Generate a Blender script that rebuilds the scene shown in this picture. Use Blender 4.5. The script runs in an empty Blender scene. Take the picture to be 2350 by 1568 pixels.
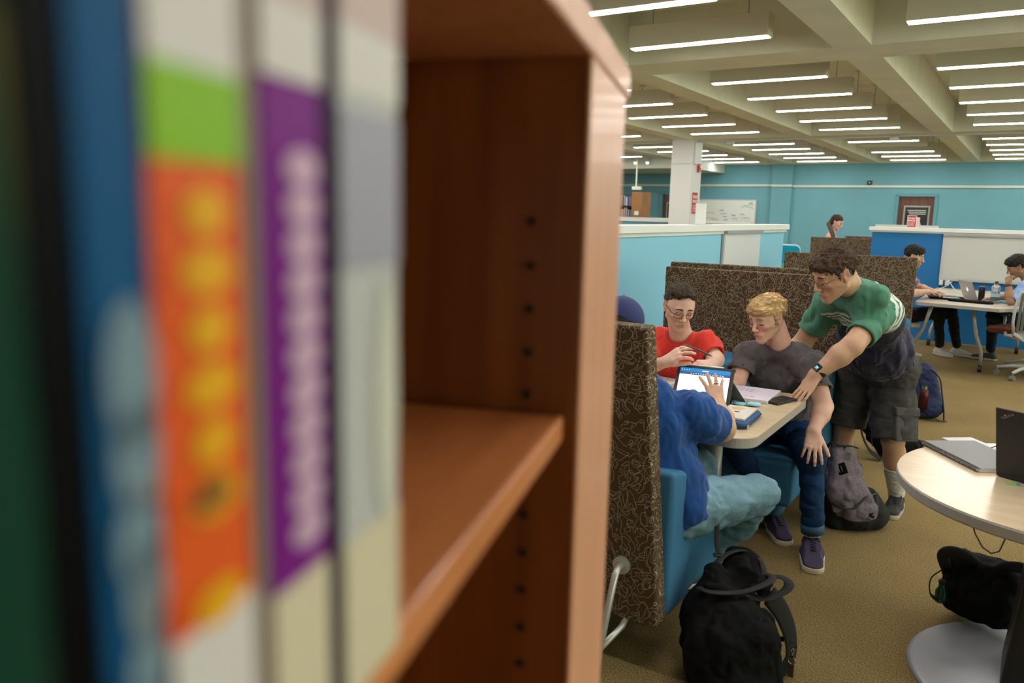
import bpy, bmesh, math, random
import numpy as np
from mathutils import Vector, Matrix, Quaternion, Euler, noise as mnoise
R_ = math.radians
S = bpy.context.scene
COL = S.collection

# ------------------------------------------------------------ camera, sky, exposure
CAM_H = 1.63
cam_data = bpy.data.cameras.new('camera')
cam = bpy.data.objects.new('camera', cam_data)
COL.objects.link(cam)
cam_data.sensor_width = 36.0
cam_data.lens = 1828.0 / 2350.0 * 36.0
cam_data.clip_start = 0.02
cam_data.clip_end = 200
cam.matrix_world = (Matrix.Translation((0, 0, CAM_H)) @ Matrix.Rotation(R_(32.9), 4, 'Z')
                    @ Matrix.Rotation(R_(90 - 9.31), 4, 'X') @ Matrix.Rotation(R_(1.33), 4, 'Z'))
cam_data.dof.use_dof = True
cam_data.dof.focus_distance = 4.4
cam_data.dof.aperture_fstop = 3.4
S.camera = cam

world = bpy.data.worlds.new('world')
S.world = world
world.use_nodes = True
wn = world.node_tree
bgn = wn.nodes['Background']
bgn.inputs[0].default_value = (0.92, 1.0, 0.86, 1)
bgn.inputs[1].default_value = 0.5

S.view_settings.view_transform = 'Standard'
S.view_settings.look = 'None'
S.view_settings.gamma = 1.0
S.view_settings.use_curve_mapping = False
S.view_settings.exposure = 0.0
S.cycles.use_denoising = True
S.cycles.max_bounces = 7
S.cycles.diffuse_bounces = 3
S.cycles.glossy_bounces = 3
S.cycles.transparent_max_bounces = 8
S.cycles.sample_clamp_indirect = 6.0
S.cycles.caustics_reflective = False
S.cycles.caustics_refractive = False
LAMP_POWER = 38.0      # radiance of the ceiling strip diffusers

# ------------------------------------------------------------ materials
MATS = {}
def _nodes(m):
    m.use_nodes = True
    nt = m.node_tree
    return nt, nt.nodes, nt.links, nt.nodes['Principled BSDF']

def mat(name, col, rough=0.6, metal=0.0, noise=0.0, nscale=20.0, bump=0.0, bscale=60.0, spec=0.5,
        emit=None, estr=0.0, col2=None, stretch=None, coat=0.0, alpha=None, trans=0.0, sheen=0.0):
    if name in MATS: return MATS[name]
    m = bpy.data.materials.new(name)
    nt, N, L, P = _nodes(m)
    P.inputs['Base Color'].default_value = (*col, 1)
    P.inputs['Roughness'].default_value = rough
    P.inputs['Metallic'].default_value = metal
    P.inputs['Specular IOR Level'].default_value = spec
    if coat: P.inputs['Coat Weight'].default_value = coat; P.inputs['Coat Roughness'].default_value = 0.12
    if trans: P.inputs['Transmission Weight'].default_value = trans
    if sheen: P.inputs['Sheen Weight'].default_value = sheen
    if emit: P.inputs['Emission Color'].default_value = (*emit, 1); P.inputs['Emission Strength'].default_value = estr
    if noise or col2 or bump:
        tc = N.new('ShaderNodeTexCoord'); mp = N.new('ShaderNodeMapping')
        L.new(tc.outputs['Object'], mp.inputs['Vector'])
        if stretch: mp.inputs['Scale'].default_value = stretch
    if noise or col2:
        nz = N.new('ShaderNodeTexNoise'); nz.inputs['Scale'].default_value = nscale; nz.inputs['Detail'].default_value = 5
        L.new(mp.outputs[0], nz.inputs['Vector'])
        cr = N.new('ShaderNodeValToRGB')
        c2 = col2 if col2 else tuple(min(1, c * (1 + noise)) for c in col)
        c1 = col if col2 else tuple(c * (1 - noise) for c in col)
        cr.color_ramp.elements[0].position = 0.35; cr.color_ramp.elements[1].position = 0.65
        cr.color_ramp.elements[0].color = (*c1, 1); cr.color_ramp.elements[1].color = (*c2, 1)
        L.new(nz.outputs['Fac'], cr.inputs[0]); L.new(cr.outputs[0], P.inputs['Base Color'])
    if bump:
        nb = N.new('ShaderNodeTexNoise'); nb.inputs['Scale'].default_value = bscale; nb.inputs['Detail'].default_value = 3
        L.new(mp.outputs[0], nb.inputs['Vector'])
        b = N.new('ShaderNodeBump'); b.inputs['Strength'].default_value = 1.0; b.inputs['Distance'].default_value = bump
        L.new(nb.outputs['Fac'], b.inputs['Height']); L.new(b.outputs[0], P.inputs['Normal'])
    MATS[name] = m
    return m

def vmat(name, rough=0.6, bump=0.0, bscale=300.0, noise=0.0, nscale=200.0, sss=0.0, spec=0.4, stretch=None, sheen=0.0):
    """base colour from the mesh's own colour attribute (skin, printed cloth), with fine noise"""
    if name in MATS: return MATS[name]
    m = bpy.data.materials.new(name)
    nt, N, L, P = _nodes(m)
    a = N.new('ShaderNodeAttribute'); a.attribute_name = 'Col'
    P.inputs['Roughness'].default_value = rough
    P.inputs['Specular IOR Level'].default_value = spec
    if sheen: P.inputs['Sheen Weight'].default_value = sheen
    tc = N.new('ShaderNodeTexCoord'); mp = N.new('ShaderNodeMapping'); L.new(tc.outputs['Object'], mp.inputs['Vector'])
    if stretch: mp.inputs['Scale'].default_value = stretch
    src = a.outputs['Color']
    if noise:
        nz = N.new('ShaderNodeTexNoise'); nz.inputs['Scale'].default_value = nscale; nz.inputs['Detail'].default_value = 4
        L.new(mp.outputs[0], nz.inputs['Vector'])
        mr = N.new('ShaderNodeMapRange'); mr.inputs[1].default_value = 0.3; mr.inputs[2].default_value = 0.7
        mr.inputs[3].default_value = 1 - noise; mr.inputs[4].default_value = 1 + noise
        L.new(nz.outputs['Fac'], mr.inputs[0])
        vm = N.new('ShaderNodeVectorMath'); vm.operation = 'SCALE'
        L.new(src, vm.inputs[0]); L.new(mr.outputs[0], vm.inputs['Scale']); src = vm.outputs[0]
    L.new(src, P.inputs['Base Color'])
    if sss:
        P.inputs['Subsurface Weight'].default_value = sss
        P.inputs['Subsurface Radius'].default_value = (0.012, 0.005, 0.003)
        P.inputs['Subsurface Scale'].default_value = 0.5
    if bump:
        nb = N.new('ShaderNodeTexNoise'); nb.inputs['Scale'].default_value = bscale; nb.inputs['Detail'].default_value = 2
        L.new(mp.outputs[0], nb.inputs['Vector'])
        b = N.new('ShaderNodeBump'); b.inputs['Distance'].default_value = bump
        L.new(nb.outputs['Fac'], b.inputs['Height']); L.new(b.outputs[0], P.inputs['Normal'])
    MATS[name] = m
    return m

def squiggle_mat():
    """dark brown fabric woven with thin pale squiggling lines"""
    m = bpy.data.materials.new('squiggle_fabric')
    nt, N, L, P = _nodes(m)
    tc = N.new('ShaderNodeTexCoord')
    def layer(off, scale, lev, wid):
        def samp(dx, dy, dz):
            mp = N.new('ShaderNodeMapping'); mp.inputs['Location'].default_value = (off + dx, off * 1.7 + dy, off * .6 + dz)
            L.new(tc.outputs['Object'], mp.inputs['Vector'])
            nz = N.new('ShaderNodeTexNoise'); nz.inputs['Scale'].default_value = scale; nz.inputs['Detail'].default_value = 0.6
            nz.inputs['Distortion'].default_value = 1.3
            L.new(mp.outputs[0], nz.inputs['Vector']); return nz.outputs['Fac']
        e = 0.002
        n0, nx, nzz = samp(0, 0, 0), samp(e, 0, 0), samp(0, 0, e)
        def mth(op, a, b=None):
            k = N.new('ShaderNodeMath'); k.operation = op
            for i, v in enumerate((a, b)):
                if v is None: continue
                if isinstance(v, (int, float)): k.inputs[i].default_value = v
                else: L.new(v, k.inputs[i])
            return k.outputs[0]
        gx = mth('SUBTRACT', nx, n0); gz = mth('SUBTRACT', nzz, n0)
        g = mth('SQRT', mth('ADD', mth('MULTIPLY', gx, gx), mth('MULTIPLY', gz, gz)))
        g = mth('ADD', g, 0.0006)
        d = mth('ABSOLUTE', mth('SUBTRACT', n0, lev))
        q = mth('MULTIPLY', mth('DIVIDE', d, g), e)
        return mth('LESS_THAN', q, wid), mth
    l1, mth = layer(0.0, 21.0, 0.5, 0.0006)
    l2, _ = layer(3.1, 24.0, 0.46, 0.0006)
    f = mth('MAXIMUM', l1, l2)
    mx = N.new('ShaderNodeMix'); mx.data_type = 'RGBA'
    L.new(f, mx.inputs[0])
    mx.inputs[6].default_value = (0.070, 0.040, 0.018, 1)
    mx.inputs[7].default_value = (0.40, 0.35, 0.275, 1)
    L.new(mx.outputs[2], P.inputs['Base Color'])
    P.inputs['Roughness'].default_value = 0.8
    P.inputs['Specular IOR Level'].default_value = 0.2
    MATS['squiggle'] = m
    return m
squiggle_mat()

def wood_mat(name, c1, c2, rough, scale, stretch, coat=0.0):
    m = bpy.data.materials.new(name)
    nt, N, L, P = _nodes(m)
    tc = N.new('ShaderNodeTexCoord'); mp = N.new('ShaderNodeMapping'); mp.inputs['Scale'].default_value = stretch
    L.new(tc.outputs['Object'], mp.inputs[0])
    nz = N.new('ShaderNodeTexNoise'); nz.inputs['Scale'].default_value = scale; nz.inputs['Detail'].default_value = 6; nz.inputs['Distortion'].default_value = 0.4
    L.new(mp.outputs[0], nz.inputs['Vector'])
    cr = N.new('ShaderNodeValToRGB'); cr.color_ramp.elements[0].position = 0.3; cr.color_ramp.elements[1].position = 0.72
    cr.color_ramp.elements[0].color = (*c1, 1); cr.color_ramp.elements[1].color = (*c2, 1)
    L.new(nz.outputs['Fac'], cr.inputs[0]); L.new(cr.outputs[0], P.inputs['Base Color'])
    P.inputs['Roughness'].default_value = rough
    if coat: P.inputs['Coat Weight'].default_value = coat; P.inputs['Coat Roughness'].default_value = 0.15
    MATS[name] = m
    return m

def carpet_mat():
    m = bpy.data.materials.new('carpet')
    nt, N, L, P = _nodes(m)
    tc = N.new('ShaderNodeTexCoord')
    nz = N.new('ShaderNodeTexNoise'); nz.inputs['Scale'].default_value = 230; nz.inputs['Detail'].default_value = 4
    mp = N.new('ShaderNodeMapping'); mp.inputs['Scale'].default_value = (1.0, 0.55, 1); mp.inputs['Rotation'].default_value = (0, 0, 0.5)
    L.new(tc.outputs['Object'], mp.inputs[0]); L.new(mp.outputs[0], nz.inputs['Vector'])
    nz2 = N.new('ShaderNodeTexNoise'); nz2.inputs['Scale'].default_value = 1.3; nz2.inputs['Detail'].default_value = 4
    L.new(tc.outputs['Object'], nz2.inputs['Vector'])
    cr = N.new('ShaderNodeValToRGB')
    cr.color_ramp.elements[0].position = 0.33; cr.color_ramp.elements[1].position = 0.66
    cr.color_ramp.elements[0].color = (0.11, 0.074, 0.027, 1); cr.color_ramp.elements[1].color = (0.35, 0.255, 0.115, 1)
    L.new(nz.outputs['Fac'], cr.inputs[0])
    mr = N.new('ShaderNodeMapRange'); mr.inputs[1].default_value = 0.3; mr.inputs[2].default_value = 0.7; mr.inputs[3].default_value = 0.88; mr.inputs[4].default_value = 1.1
    L.new(nz2.outputs['Fac'], mr.inputs[0])
    vm = N.new('ShaderNodeVectorMath'); vm.operation = 'SCALE'
    L.new(cr.outputs[0], vm.inputs[0]); L.new(mr.outputs[0], vm.inputs['Scale']); L.new(vm.outputs[0], P.inputs['Base Color'])
    P.inputs['Roughness'].default_value = 0.95; P.inputs['Specular IOR Level'].default_value = 0.1
    b = N.new('ShaderNodeBump'); b.inputs['Distance'].default_value = 0.003
    L.new(nz.outputs['Fac'], b.inputs['Height']); L.new(b.outputs[0], P.inputs['Normal'])
    MATS['carpet'] = m
carpet_mat()

# ------------------------------------------------------------ mesh builder
class MB:
    def __init__(s): s.v = []; s.f = []; s.mi = []
    def add(s, vs, fs, M=None, k=0):
        b = len(s.v)
        s.v += [tuple(M @ Vector(v)) if M is not None else tuple(v) for v in vs]
        s.f += [tuple(b + i for i in f) for f in fs]
        s.mi += [k] * len(fs)
        return s
    def box(s, x0, x1, y0, y1, z0, z1, M=None, k=0):
        vs = [(x0, y0, z0), (x1, y0, z0), (x1, y1, z0), (x0, y1, z0), (x0, y0, z1), (x1, y0, z1), (x1, y1, z1), (x0, y1, z1)]
        fs = [(3, 2, 1, 0), (4, 5, 6, 7), (0, 1, 5, 4), (1, 2, 6, 5), (2, 3, 7, 6), (3, 0, 4, 7)]
        return s.add(vs, fs, M, k)
    def prism(s, pts, z0, z1, M=None, k=0, top=None):
        """outline pts (x,y) extruded z0..z1; top = outline of the top if it differs"""
        n = len(pts); t = top or pts
        vs = [(p[0], p[1], z0) for p in pts] + [(p[0], p[1], z1) for p in t]
        fs = [tuple(range(n - 1, -1, -1)), tuple(range(n, 2 * n))] + [(i, (i + 1) % n, n + (i + 1) % n, n + i) for i in range(n)]
        return s.add(vs, fs, M, k)
    def tube(s, pts, r, n=10, M=None, k=0, closed=False, flat=1.0, up=None):
        pts = [Vector(p) for p in pts]; m = len(pts)
        rs = r if isinstance(r, (list, tuple)) else [r] * m
        vs = []; prev = None
        for i, p in enumerate(pts):
            a = pts[(i - 1) % m] if (closed or i > 0) else p
            b = pts[(i + 1) % m] if (closed or i < m - 1) else p
            t = (b - a).normalized()
            if up is not None:
                u = Vector(up); u = (u - t * u.dot(t)).normalized()
            elif prev is None:
                u = t.orthogonal().normalized()
            else:
                u = (prev - t * prev.dot(t)).normalized()
            prev = u; w = t.cross(u)
            for j in range(n):
                an = 2 * math.pi * j / n
                vs.append(tuple(p + (u * math.cos(an) * flat + w * math.sin(an)) * rs[i]))
        fs = []
        for i in range(m if closed else m - 1):
            for j in range(n):
                q = (i + 1) % m
                fs.append((i * n + j, i * n + (j + 1) % n, q * n + (j + 1) % n, q * n + j))
        if not closed:
            fs.append(tuple(range(n - 1, -1, -1))); fs.append(tuple((m - 1) * n + j for j in range(n)))
        return s.add(vs, fs, M, k)
    def cyl(s, p0, p1, r, n=20, M=None, k=0, r2=None):
        return s.tube([p0, p1], [r, r if r2 is None else r2], n, M, k)
    def lathe(s, prof, n=28, M=None, k=0):
        """prof [(r,z)...] about the z axis"""
        vs = []; fs = []
        for (r, z) in prof:
            for j in range(n):
                a = 2 * math.pi * j / n; vs.append((r * math.cos(a), r * math.sin(a), z))
        for i in range(len(prof) - 1):
            for j in range(n):
                fs.append((i * n + j, i * n + (j + 1) % n, (i + 1) * n + (j + 1) % n, (i + 1) * n + j))
        fs.append(tuple(range(n - 1, -1, -1))); fs.append(tuple((len(prof) - 1) * n + j for j in range(n)))
        return s.add(vs, fs, M, k)
    def ball(s, c, r, M=None, k=0, nu=16, nv=10):
        if isinstance(r, (int, float)): r = (r, r, r)
        vs = [(c[0], c[1], c[2] - r[2])]; fs = []
        for i in range(1, nv):
            ph = -math.pi / 2 + math.pi * i / nv
            for j in range(nu):
                a = 2 * math.pi * j / nu
                vs.append((c[0] + r[0] * math.cos(ph) * math.cos(a), c[1] + r[1] * math.cos(ph) * math.sin(a), c[2] + r[2] * math.sin(ph)))
        vs.append((c[0], c[1], c[2] + r[2]))
        for j in range(nu): fs.append((0, 1 + (j + 1) % nu, 1 + j))
        for i in range(nv - 2):
            for j in range(nu):
                a = 1 + i * nu; fs.append((a + j, a + (j + 1) % nu, a + nu + (j + 1) % nu, a + nu + j))
        a = 1 + (nv - 2) * nu
        for j in range(nu): fs.append((a + j, a + (j + 1) % nu, len(vs) - 1))
        return s.add(vs, fs, M, k)
    def build(s, name, m, parent=None, smooth=False, bevel=0.0, seg=2, loc=None):
        me = bpy.data.meshes.new(name)
        v = s.v
        if loc is not None: v = [(a[0] - loc[0], a[1] - loc[1], a[2] - loc[2]) for a in v]
        me.from_pydata(v, [], s.f)
        ms = m if isinstance(m, (list, tuple)) else [m]
        for q in ms: me.materials.append(q)
        if len(ms) > 1: me.polygons.foreach_set('material_index', s.mi)
        if smooth: me.polygons.foreach_set('use_smooth', [True] * len(me.polygons))
        me.update()
        o = bpy.data.objects.new(name, me); COL.objects.link(o)
        if loc is not None: o.location = loc
        if parent is not None: o.parent = parent
        if bevel:
            b = o.modifiers.new('bevel', 'BEVEL'); b.width = bevel; b.segments = seg; b.limit_method = 'ANGLE'; b.angle_limit = R_(40)
            w = o.modifiers.new('wn', 'WEIGHTED_NORMAL') if smooth else None
        return o

def tag(o, label=None, cat=None, group=None, kind=None):
    if label: o['label'] = label
    if cat: o['category'] = cat
    if group: o['group'] = group
    if kind: o['kind'] = kind
    return o
def thing(name, label, cat, loc=(0, 0, 0), rz=0.0, group=None):
    o = bpy.data.objects.new(name, None); COL.objects.link(o)
    o.empty_display_size = 0.05
    o.location = loc; o.rotation_euler = (0, 0, rz)
    return tag(o, label, cat, group)
def structure(name, mb, m, **kw):
    o = mb.build(name, m, **kw); o['kind'] = 'structure'; return o
def kids(o): return [c for c in bpy.data.objects if c.parent == o]
def copy_tree(o, parent=None):
    c = o.copy(); COL.objects.link(c)
    if parent is not None: c.parent = parent
    for ch in CH.get(o.name, None) or kids(o): copy_tree(ch, c)
    return c
CH = {}
def text_mesh(s, size, parent, name, m, M, extrude=0.0004, font_sx=1.0, align='LEFT', bold=0.0):
    cu = bpy.data.curves.new(name, 'FONT'); cu.body = s; cu.size = size; cu.extrude = extrude; cu.align_x = align
    if bold: cu.offset = bold
    t = bpy.data.objects.new(name, cu)
    COL.objects.link(t)
    dg = bpy.context.evaluated_depsgraph_get()
    me = bpy.data.meshes.new_from_object(t.evaluated_get(dg))
    bpy.data.objects.remove(t)
    me.transform(M @ Matrix.Diagonal((font_sx, 1, 1, 1)))
    me.materials.clear(); me.materials.append(m)
    o = bpy.data.objects.new(name, me); COL.objects.link(o)
    if parent is not None: o.parent = parent
    return o
def frame(origin, xdir, ydir):
    x = Vector(xdir).normalized(); y = Vector(ydir); y = (y - x * y.dot(x)).normalized(); z = x.cross(y)
    M = Matrix((x, y, z)).transposed().to_4x4(); M.translation = Vector(origin); return M
def rounded(x0, x1, y0, y1, r, n=5):
    if isinstance(r, (int, float)): r = [r] * 4
    out = []
    for (cx, cy, a0, rr) in ((x1 - r[0], y1 - r[0], 0, r[0]), (x0 + r[1], y1 - r[1], 90, r[1]), (x0 + r[2], y0 + r[2], 180, r[2]), (x1 - r[3], y0 + r[3], 270, r[3])):
        for i in range(n + 1):
            a = R_(a0 + 90 * i / n); out.append((cx + rr * math.cos(a), cy + rr * math.sin(a)))
    return out
# ------------------------------------------------------------ lighting of the room and its shell
M_ceil = mat('ceiling_paint', (0.78, 0.765, 0.63), 0.9, noise=0.04, nscale=3, bump=0.002, bscale=40)
M_teal = mat('teal_paint', (0.145, 0.36, 0.43), 0.75, noise=0.03, nscale=2)
M_cream = mat('cream_trim', (0.62, 0.66, 0.56), 0.5)
M_white = mat('white_paint', (0.66, 0.67, 0.66), 0.55, bump=0.0006, bscale=80)
M_offw = mat('housing_white', (0.68, 0.65, 0.54), 0.5)
M_diff = mat('lamp_diffuser', (0.9, 0.9, 0.9), 0.5, emit=(1.0, 0.965, 0.90), estr=LAMP_POWER)
M_grey = mat('grey_metal', (0.42, 0.43, 0.44), 0.35, metal=0.6)
M_lgrey = mat('light_grey_paint', (0.50, 0.50, 0.50), 0.4)
M_dark = mat('dark_plastic', (0.012, 0.012, 0.013), 0.45)
M_red = mat('sign_red', (0.48, 0.02, 0.03), 0.5)
M_text = mat('print_white', (0.85, 0.85, 0.85), 0.6)
M_ink = mat('print_black', (0.02, 0.02, 0.02), 0.6)
M_wallback = mat('plain_wall', (0.42, 0.44, 0.38), 0.85)
M_doorwood = wood_mat('door_wood', (0.075, 0.022, 0.009), (0.17, 0.06, 0.025), 0.35, 6, (6, 6, 0.6), coat=0.3)

ZB = 3.07          # underside of the beams
ZC = 3.55          # underside of the slab
YW = 22.96
XL, XR, YB = -18.0, 9.0, -4.2

structure('floor', MB().box(XL, XR, YB, YW + .3, -0.1, 0.0), MATS['carpet'])
structure('ceiling', MB().box(XL, XR, YB, YW + .3, ZC, ZC + 0.15), M_ceil)
xb = [-1.47 + 2.224 * k for k in range(-7, 5)]
yb = [0.115 + 7.655 * k for k in range(0, 3)] + [22.79]
for x in xb:
    structure('ceiling_beam', MB().box(x - .1515, x + .1515, YB, YW, ZB, ZC), M_ceil)
for i, y in enumerate(yb):
    mb = MB()
    y1 = y + .3 if i < 3 else YW
    prev = XL
    for x in xb + [XR + .1515]:
        mb.box(prev, x - .1515, y - .3 if i < 3 else 22.77, y1, ZB, ZC); prev = x + .1515
    structure('ceiling_crossbeam', mb, M_ceil)
# far wall, its shallow pilaster, rails and recessed door
def wall_with_holes(name, x0, x1, y, th, z1, holes, m):
    mb = MB(); cur = x0
    for (a, b, zt) in sorted(holes):
        mb.box(cur, a, y, y + th, 0, z1); mb.box(a, b, y, y + th, zt, z1); cur = b
    mb.box(cur, x1, y, y + th, 0, z1)
    return structure(name, mb, m)
wall_with_holes('wall_far', XL, XR, YW, .3, ZC, [(-3.07, -2.21, 2.25), (-9.58, -8.72, 2.25)], M_teal)
structure('wall_pilaster', MB().box(-6.3, -5.75, YW - .1, YW, 0, ZB), M_teal)
structure('wall_left', MB().box(XL - .2, XL, YB, YW + .3, 0, ZC), M_teal)
structure('wall_back', MB().box(XL, XR, YB - .2, YB, 0, ZC), M_wallback)
# right wall: a long band of windows that lets the daylight in
structure('wall_right', MB().box(XR, XR + .25, YB, YW + .3, 0, .8).box(XR, XR + .25, YB, YW + .3, 3.0, ZC), M_wallback)
wy = [YB + i * (YW + .3 - YB) / 12 for i in range(13)]
for i in range(12):
    y0, y1 = wy[i], wy[i + 1]
    fr = MB()
    fr.box(XR, XR + .2, y0, y0 + .18, .8, 3.0).box(XR, XR + .2, y1 - .02, y1, .8, 3.0)
    fr.box(XR + .05, XR + .12, y0 + .18, y1 - .02, .8, .86).box(XR + .05, XR + .12, y0 + .18, y1 - .02, 2.94, 3.0)
    fr.box(XR + .05, XR + .12, (y0 + y1) / 2 - .03, (y0 + y1) / 2 + .03, .86, 2.94)
    structure('window_%d' % (i + 1), fr, M_white)
for (yc, ln) in ((-.5, 7), (7.0, 7.5), (15.5, 8)):
    ld = bpy.data.lights.new('window_daylight', 'AREA'); ld.shape = 'RECTANGLE'; ld.size = 2.1; ld.size_y = ln
    ld.energy = 230 * ln / 7; ld.color = (0.86, 1.0, 0.70)
    lo = bpy.data.objects.new('window_daylight', ld); COL.objects.link(lo)
    lo.location = (XR + .3, yc, 1.9); lo.rotation_euler = (0, R_(90), 0)
for k, (x0, x1, z, t) in enumerate(((XL, -6.3, 2.5, .0), (-6.3, -5.75, 2.49, .1), (-5.75, XR, 2.48, .0))):
    structure('trim_%d' % (k + 1), MB().box(x0, x1, YW - .035 - t, YW - t, z - .03, z + .03), M_cream)
def door(n, x0, x1, zt, m):
    d = MB().box(x0 + .02, x1 - .02, YW + .1, YW + .15, 0.01, zt - .02).build('door_%d' % n, M_doorwood); d['kind'] = 'structure'
    f = MB()
    f.box(x0 - .06, x0 + .015, YW - .03, YW + .2, 0, zt + .0).box(x1 - .015, x1 + .06, YW - .03, YW + .2, 0, zt)
    f.box(x0 - .06, x1 + .06, YW - .03, YW + .2, zt - .015, zt + .06)
    f.build('door_frame', m, d)
    return d
M_tealdk = mat('teal_trim', (0.10, 0.30, 0.36), 0.5)
d1 = door(1, -3.07, -2.21, 2.25, M_tealdk)
MB().cyl((-2.32, YW + .06, 1.02), (-2.32, YW + .1, 1.02), .03).build('door_handle', M_grey, d1)
d2 = door(2, -9.58, -8.72, 2.25, M_tealdk)
MB().cyl((-8.82, YW + .06, 1.02), (-8.82, YW + .1, 1.02), .03).build('door_handle', M_grey, d2)
# posters on the two doors
def poster(x0, x1, z0, z1, y, label):
    p = thing('door_poster', label, 'poster', ((x0 + x1) / 2, y, z0))
    cx = (x0 + x1) / 2; w = (x1 - x0) / 2; h = z1 - z0
    MB().box(-w, w, -.012, 0, 0, h).build('frame', mat('poster_frame', (0.36, .38, .37), .4), p)
    MB().box(-w + .04, w - .04, -.02, -.012, .04, h - .04).build('sheet', M_dark, p)
    m = MB()
    for k in range(3): m.box(-w * .72 + .03 * k, w * .72, -.023, -.02, h - .13 - .045 * k, h - .11 - .045 * k)
    m.tube([(-.14 + .28 * t / 12, -.022, h * .40 + .22 * math.sin(math.pi * t / 12)) for t in range(13)], .012, 6)
    m.box(-.24, -.2, -.023, -.02, .1, h * .42).box(.2, .24, -.023, -.02, .1, h * .42)
    m.box(-.24, -.1, -.023, -.02, h * .42, h * .42 + .025).box(.1, .24, -.023, -.02, h * .42, h * .42 + .025)
    m.build('picture', mat('poster_pale', (.55, .58, .57), .5), p)
    return p
poster(-2.93, -2.32, 1.1, 2.0, YW + .1, 'framed black and white poster on the brown door right of centre on the far wall')
poster(-9.45, -8.87, 1.15, 2.0, YW + .1, 'framed black poster on the half-hidden brown door behind the white column')
w_ = MB().box(-.055, .055, -.05, 0, -.055, .055).build('wall_speaker', M_dark, bevel=.006, loc=(0, 0, 0)); w_.location = (-3.79, YW, 2.575)
tag(w_, 'small black square speaker box mounted on teal wall above the cream rail', 'speaker')
MB().cyl((0, -.056, 0), (0, -.049, 0), .018, 14).build('cone', mat('speaker_cone', (.5, .5, .5), .5), w_)
# lowered soffit in the far left corner with two spotlights
structure('ceiling_soffit', MB().box(XL, -7.7, 20.3, YW, 2.84, ZC), M_cream)
for k, x in enumerate((-9.2, -8.85)):
    s = thing('spotlight', ('left' if k == 0 else 'right') + ' one of two small white spotlights at the soffit behind the column', 'light', (x, 20.1, 2.98))
    MB().cyl((0, .0, .0), (0, .16, .08), .045, 14, r2=.03).build('housing', M_white, s, smooth=True)
    MB().cyl((0, -.002, 0), (0, .004, .002), .038, 14).build('bulb', mat('spot_bulb', (1, 1, 1), .5, emit=(1, 1, .9), estr=12), s)
    MB().cyl((0, .14, .07), (0, .2, .1), .012, 8).build('bracket', M_white, s)

# ------------------------------------------------------------ suspended lamps
def lamp_mesh():
    t = thing('ceiling_lamp', '', 'light')
    h = MB(); L, W, H = .61, .075, .19
    h.box(-L, L, -W, W, .006, H)
    h.build('housing', M_offw, t, bevel=.004)
    MB().box(-L + .01, L - .01, -W * .60, W * .60, -.001, .008).build('diffuser', M_diff, t)
    for sx in (-.42, .42): MB().cyl((sx, 0, H), (sx, 0, .48), .006, 6).build('hanger', M_lgrey, t)
    for sx in (-.42, .42): MB().cyl((sx, 0, .465), (sx, 0, .48), .045, 12).build('canopy', M_offw, t)
    return t
lamp0 = lamp_mesh(); CH[lamp0.name] = kids(lamp0)
xcell = [-2.585 + 2.224 * k for k in range(-5, 4)]
ycell = [(0, [6.8 - 1.317 * k for k in (0, 1, 2, 3, 4)]), (1, [11.56 + 1.317 * k for k in (-2, -1, 0, 1, 2)]), (2, [19.25 + 1.317 * k for k in (-2, -1, 0, 1, 2)])]
first = True
colname = {0: 'bay above the booths', 1: 'bay above the aisle', -1: 'first bay left of booths', -2: 'second bay left of booths', 2: 'first bay right of aisle', 3: 'second bay right of aisle', -3: 'third bay left of booths', -4: 'fourth bay left of booths', -5: 'fifth bay left of booths'}
near = ['nearest', 'second', 'third', 'fourth', 'fifth']
for ci, x in enumerate(xcell):
    c = ci - 5
    for (r, ys) in ycell:
        if r == 0: order = list(reversed(range(5)))
        else: order = list(range(5))
        for k, idx in enumerate(order):
            y = ys[idx]
            if x < -7.5 and y > 20.0: continue
            o = lamp0 if first else copy_tree(lamp0); first = False
            o.location = (x, y, ZB)
            if r == 0 and c >= 2: pass
            bay = ('near', 'middle', 'far')[r]
            o['label'] = 'strip lamp, %s in the %s row of bays, %s' % (near[k], bay, colname[c])
            o['category'] = 'light'; o['group'] = 'suspended strip lamps under the coffered ceiling'
            if r == 2 and c == 0 and k == 1:      # this one is switched off
                for ch in kids(o):
                    if ch.name.startswith('diffuser'):
                        me = ch.data.copy(); me.materials.clear(); me.materials.append(mat('lamp_off', (.55, .54, .46), .5)); ch.data = me
# conduit under the crossbeam
cd = MB(); cd.tube([(-16, 15.3, ZB - .03), (XR, 15.3, ZB - .03)], .014, 6); cd.tube([(-5.9, 15.3, ZB - .03), (-5.2, 15.3, ZB - .03), (-5.0, 15.3, ZB - .03)], .01, 6)
tag(cd.build('conduit', M_lgrey), 'thin grey electrical conduit running along under the ceiling crossbeam', 'pipe')
for i, x in enumerate((-2.2, -5.05)):
    j = MB().box(-.07, .07, -.03, .03, -.05, 0).build('junction_box', M_lgrey, bevel=.004); j.location = (x, 15.3, ZB - .03 - .014)
    tag(j, 'small grey junction box on the ceiling conduit, ' + ('above the aisle' if i == 0 else 'just right of the white column'), 'box')

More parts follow.
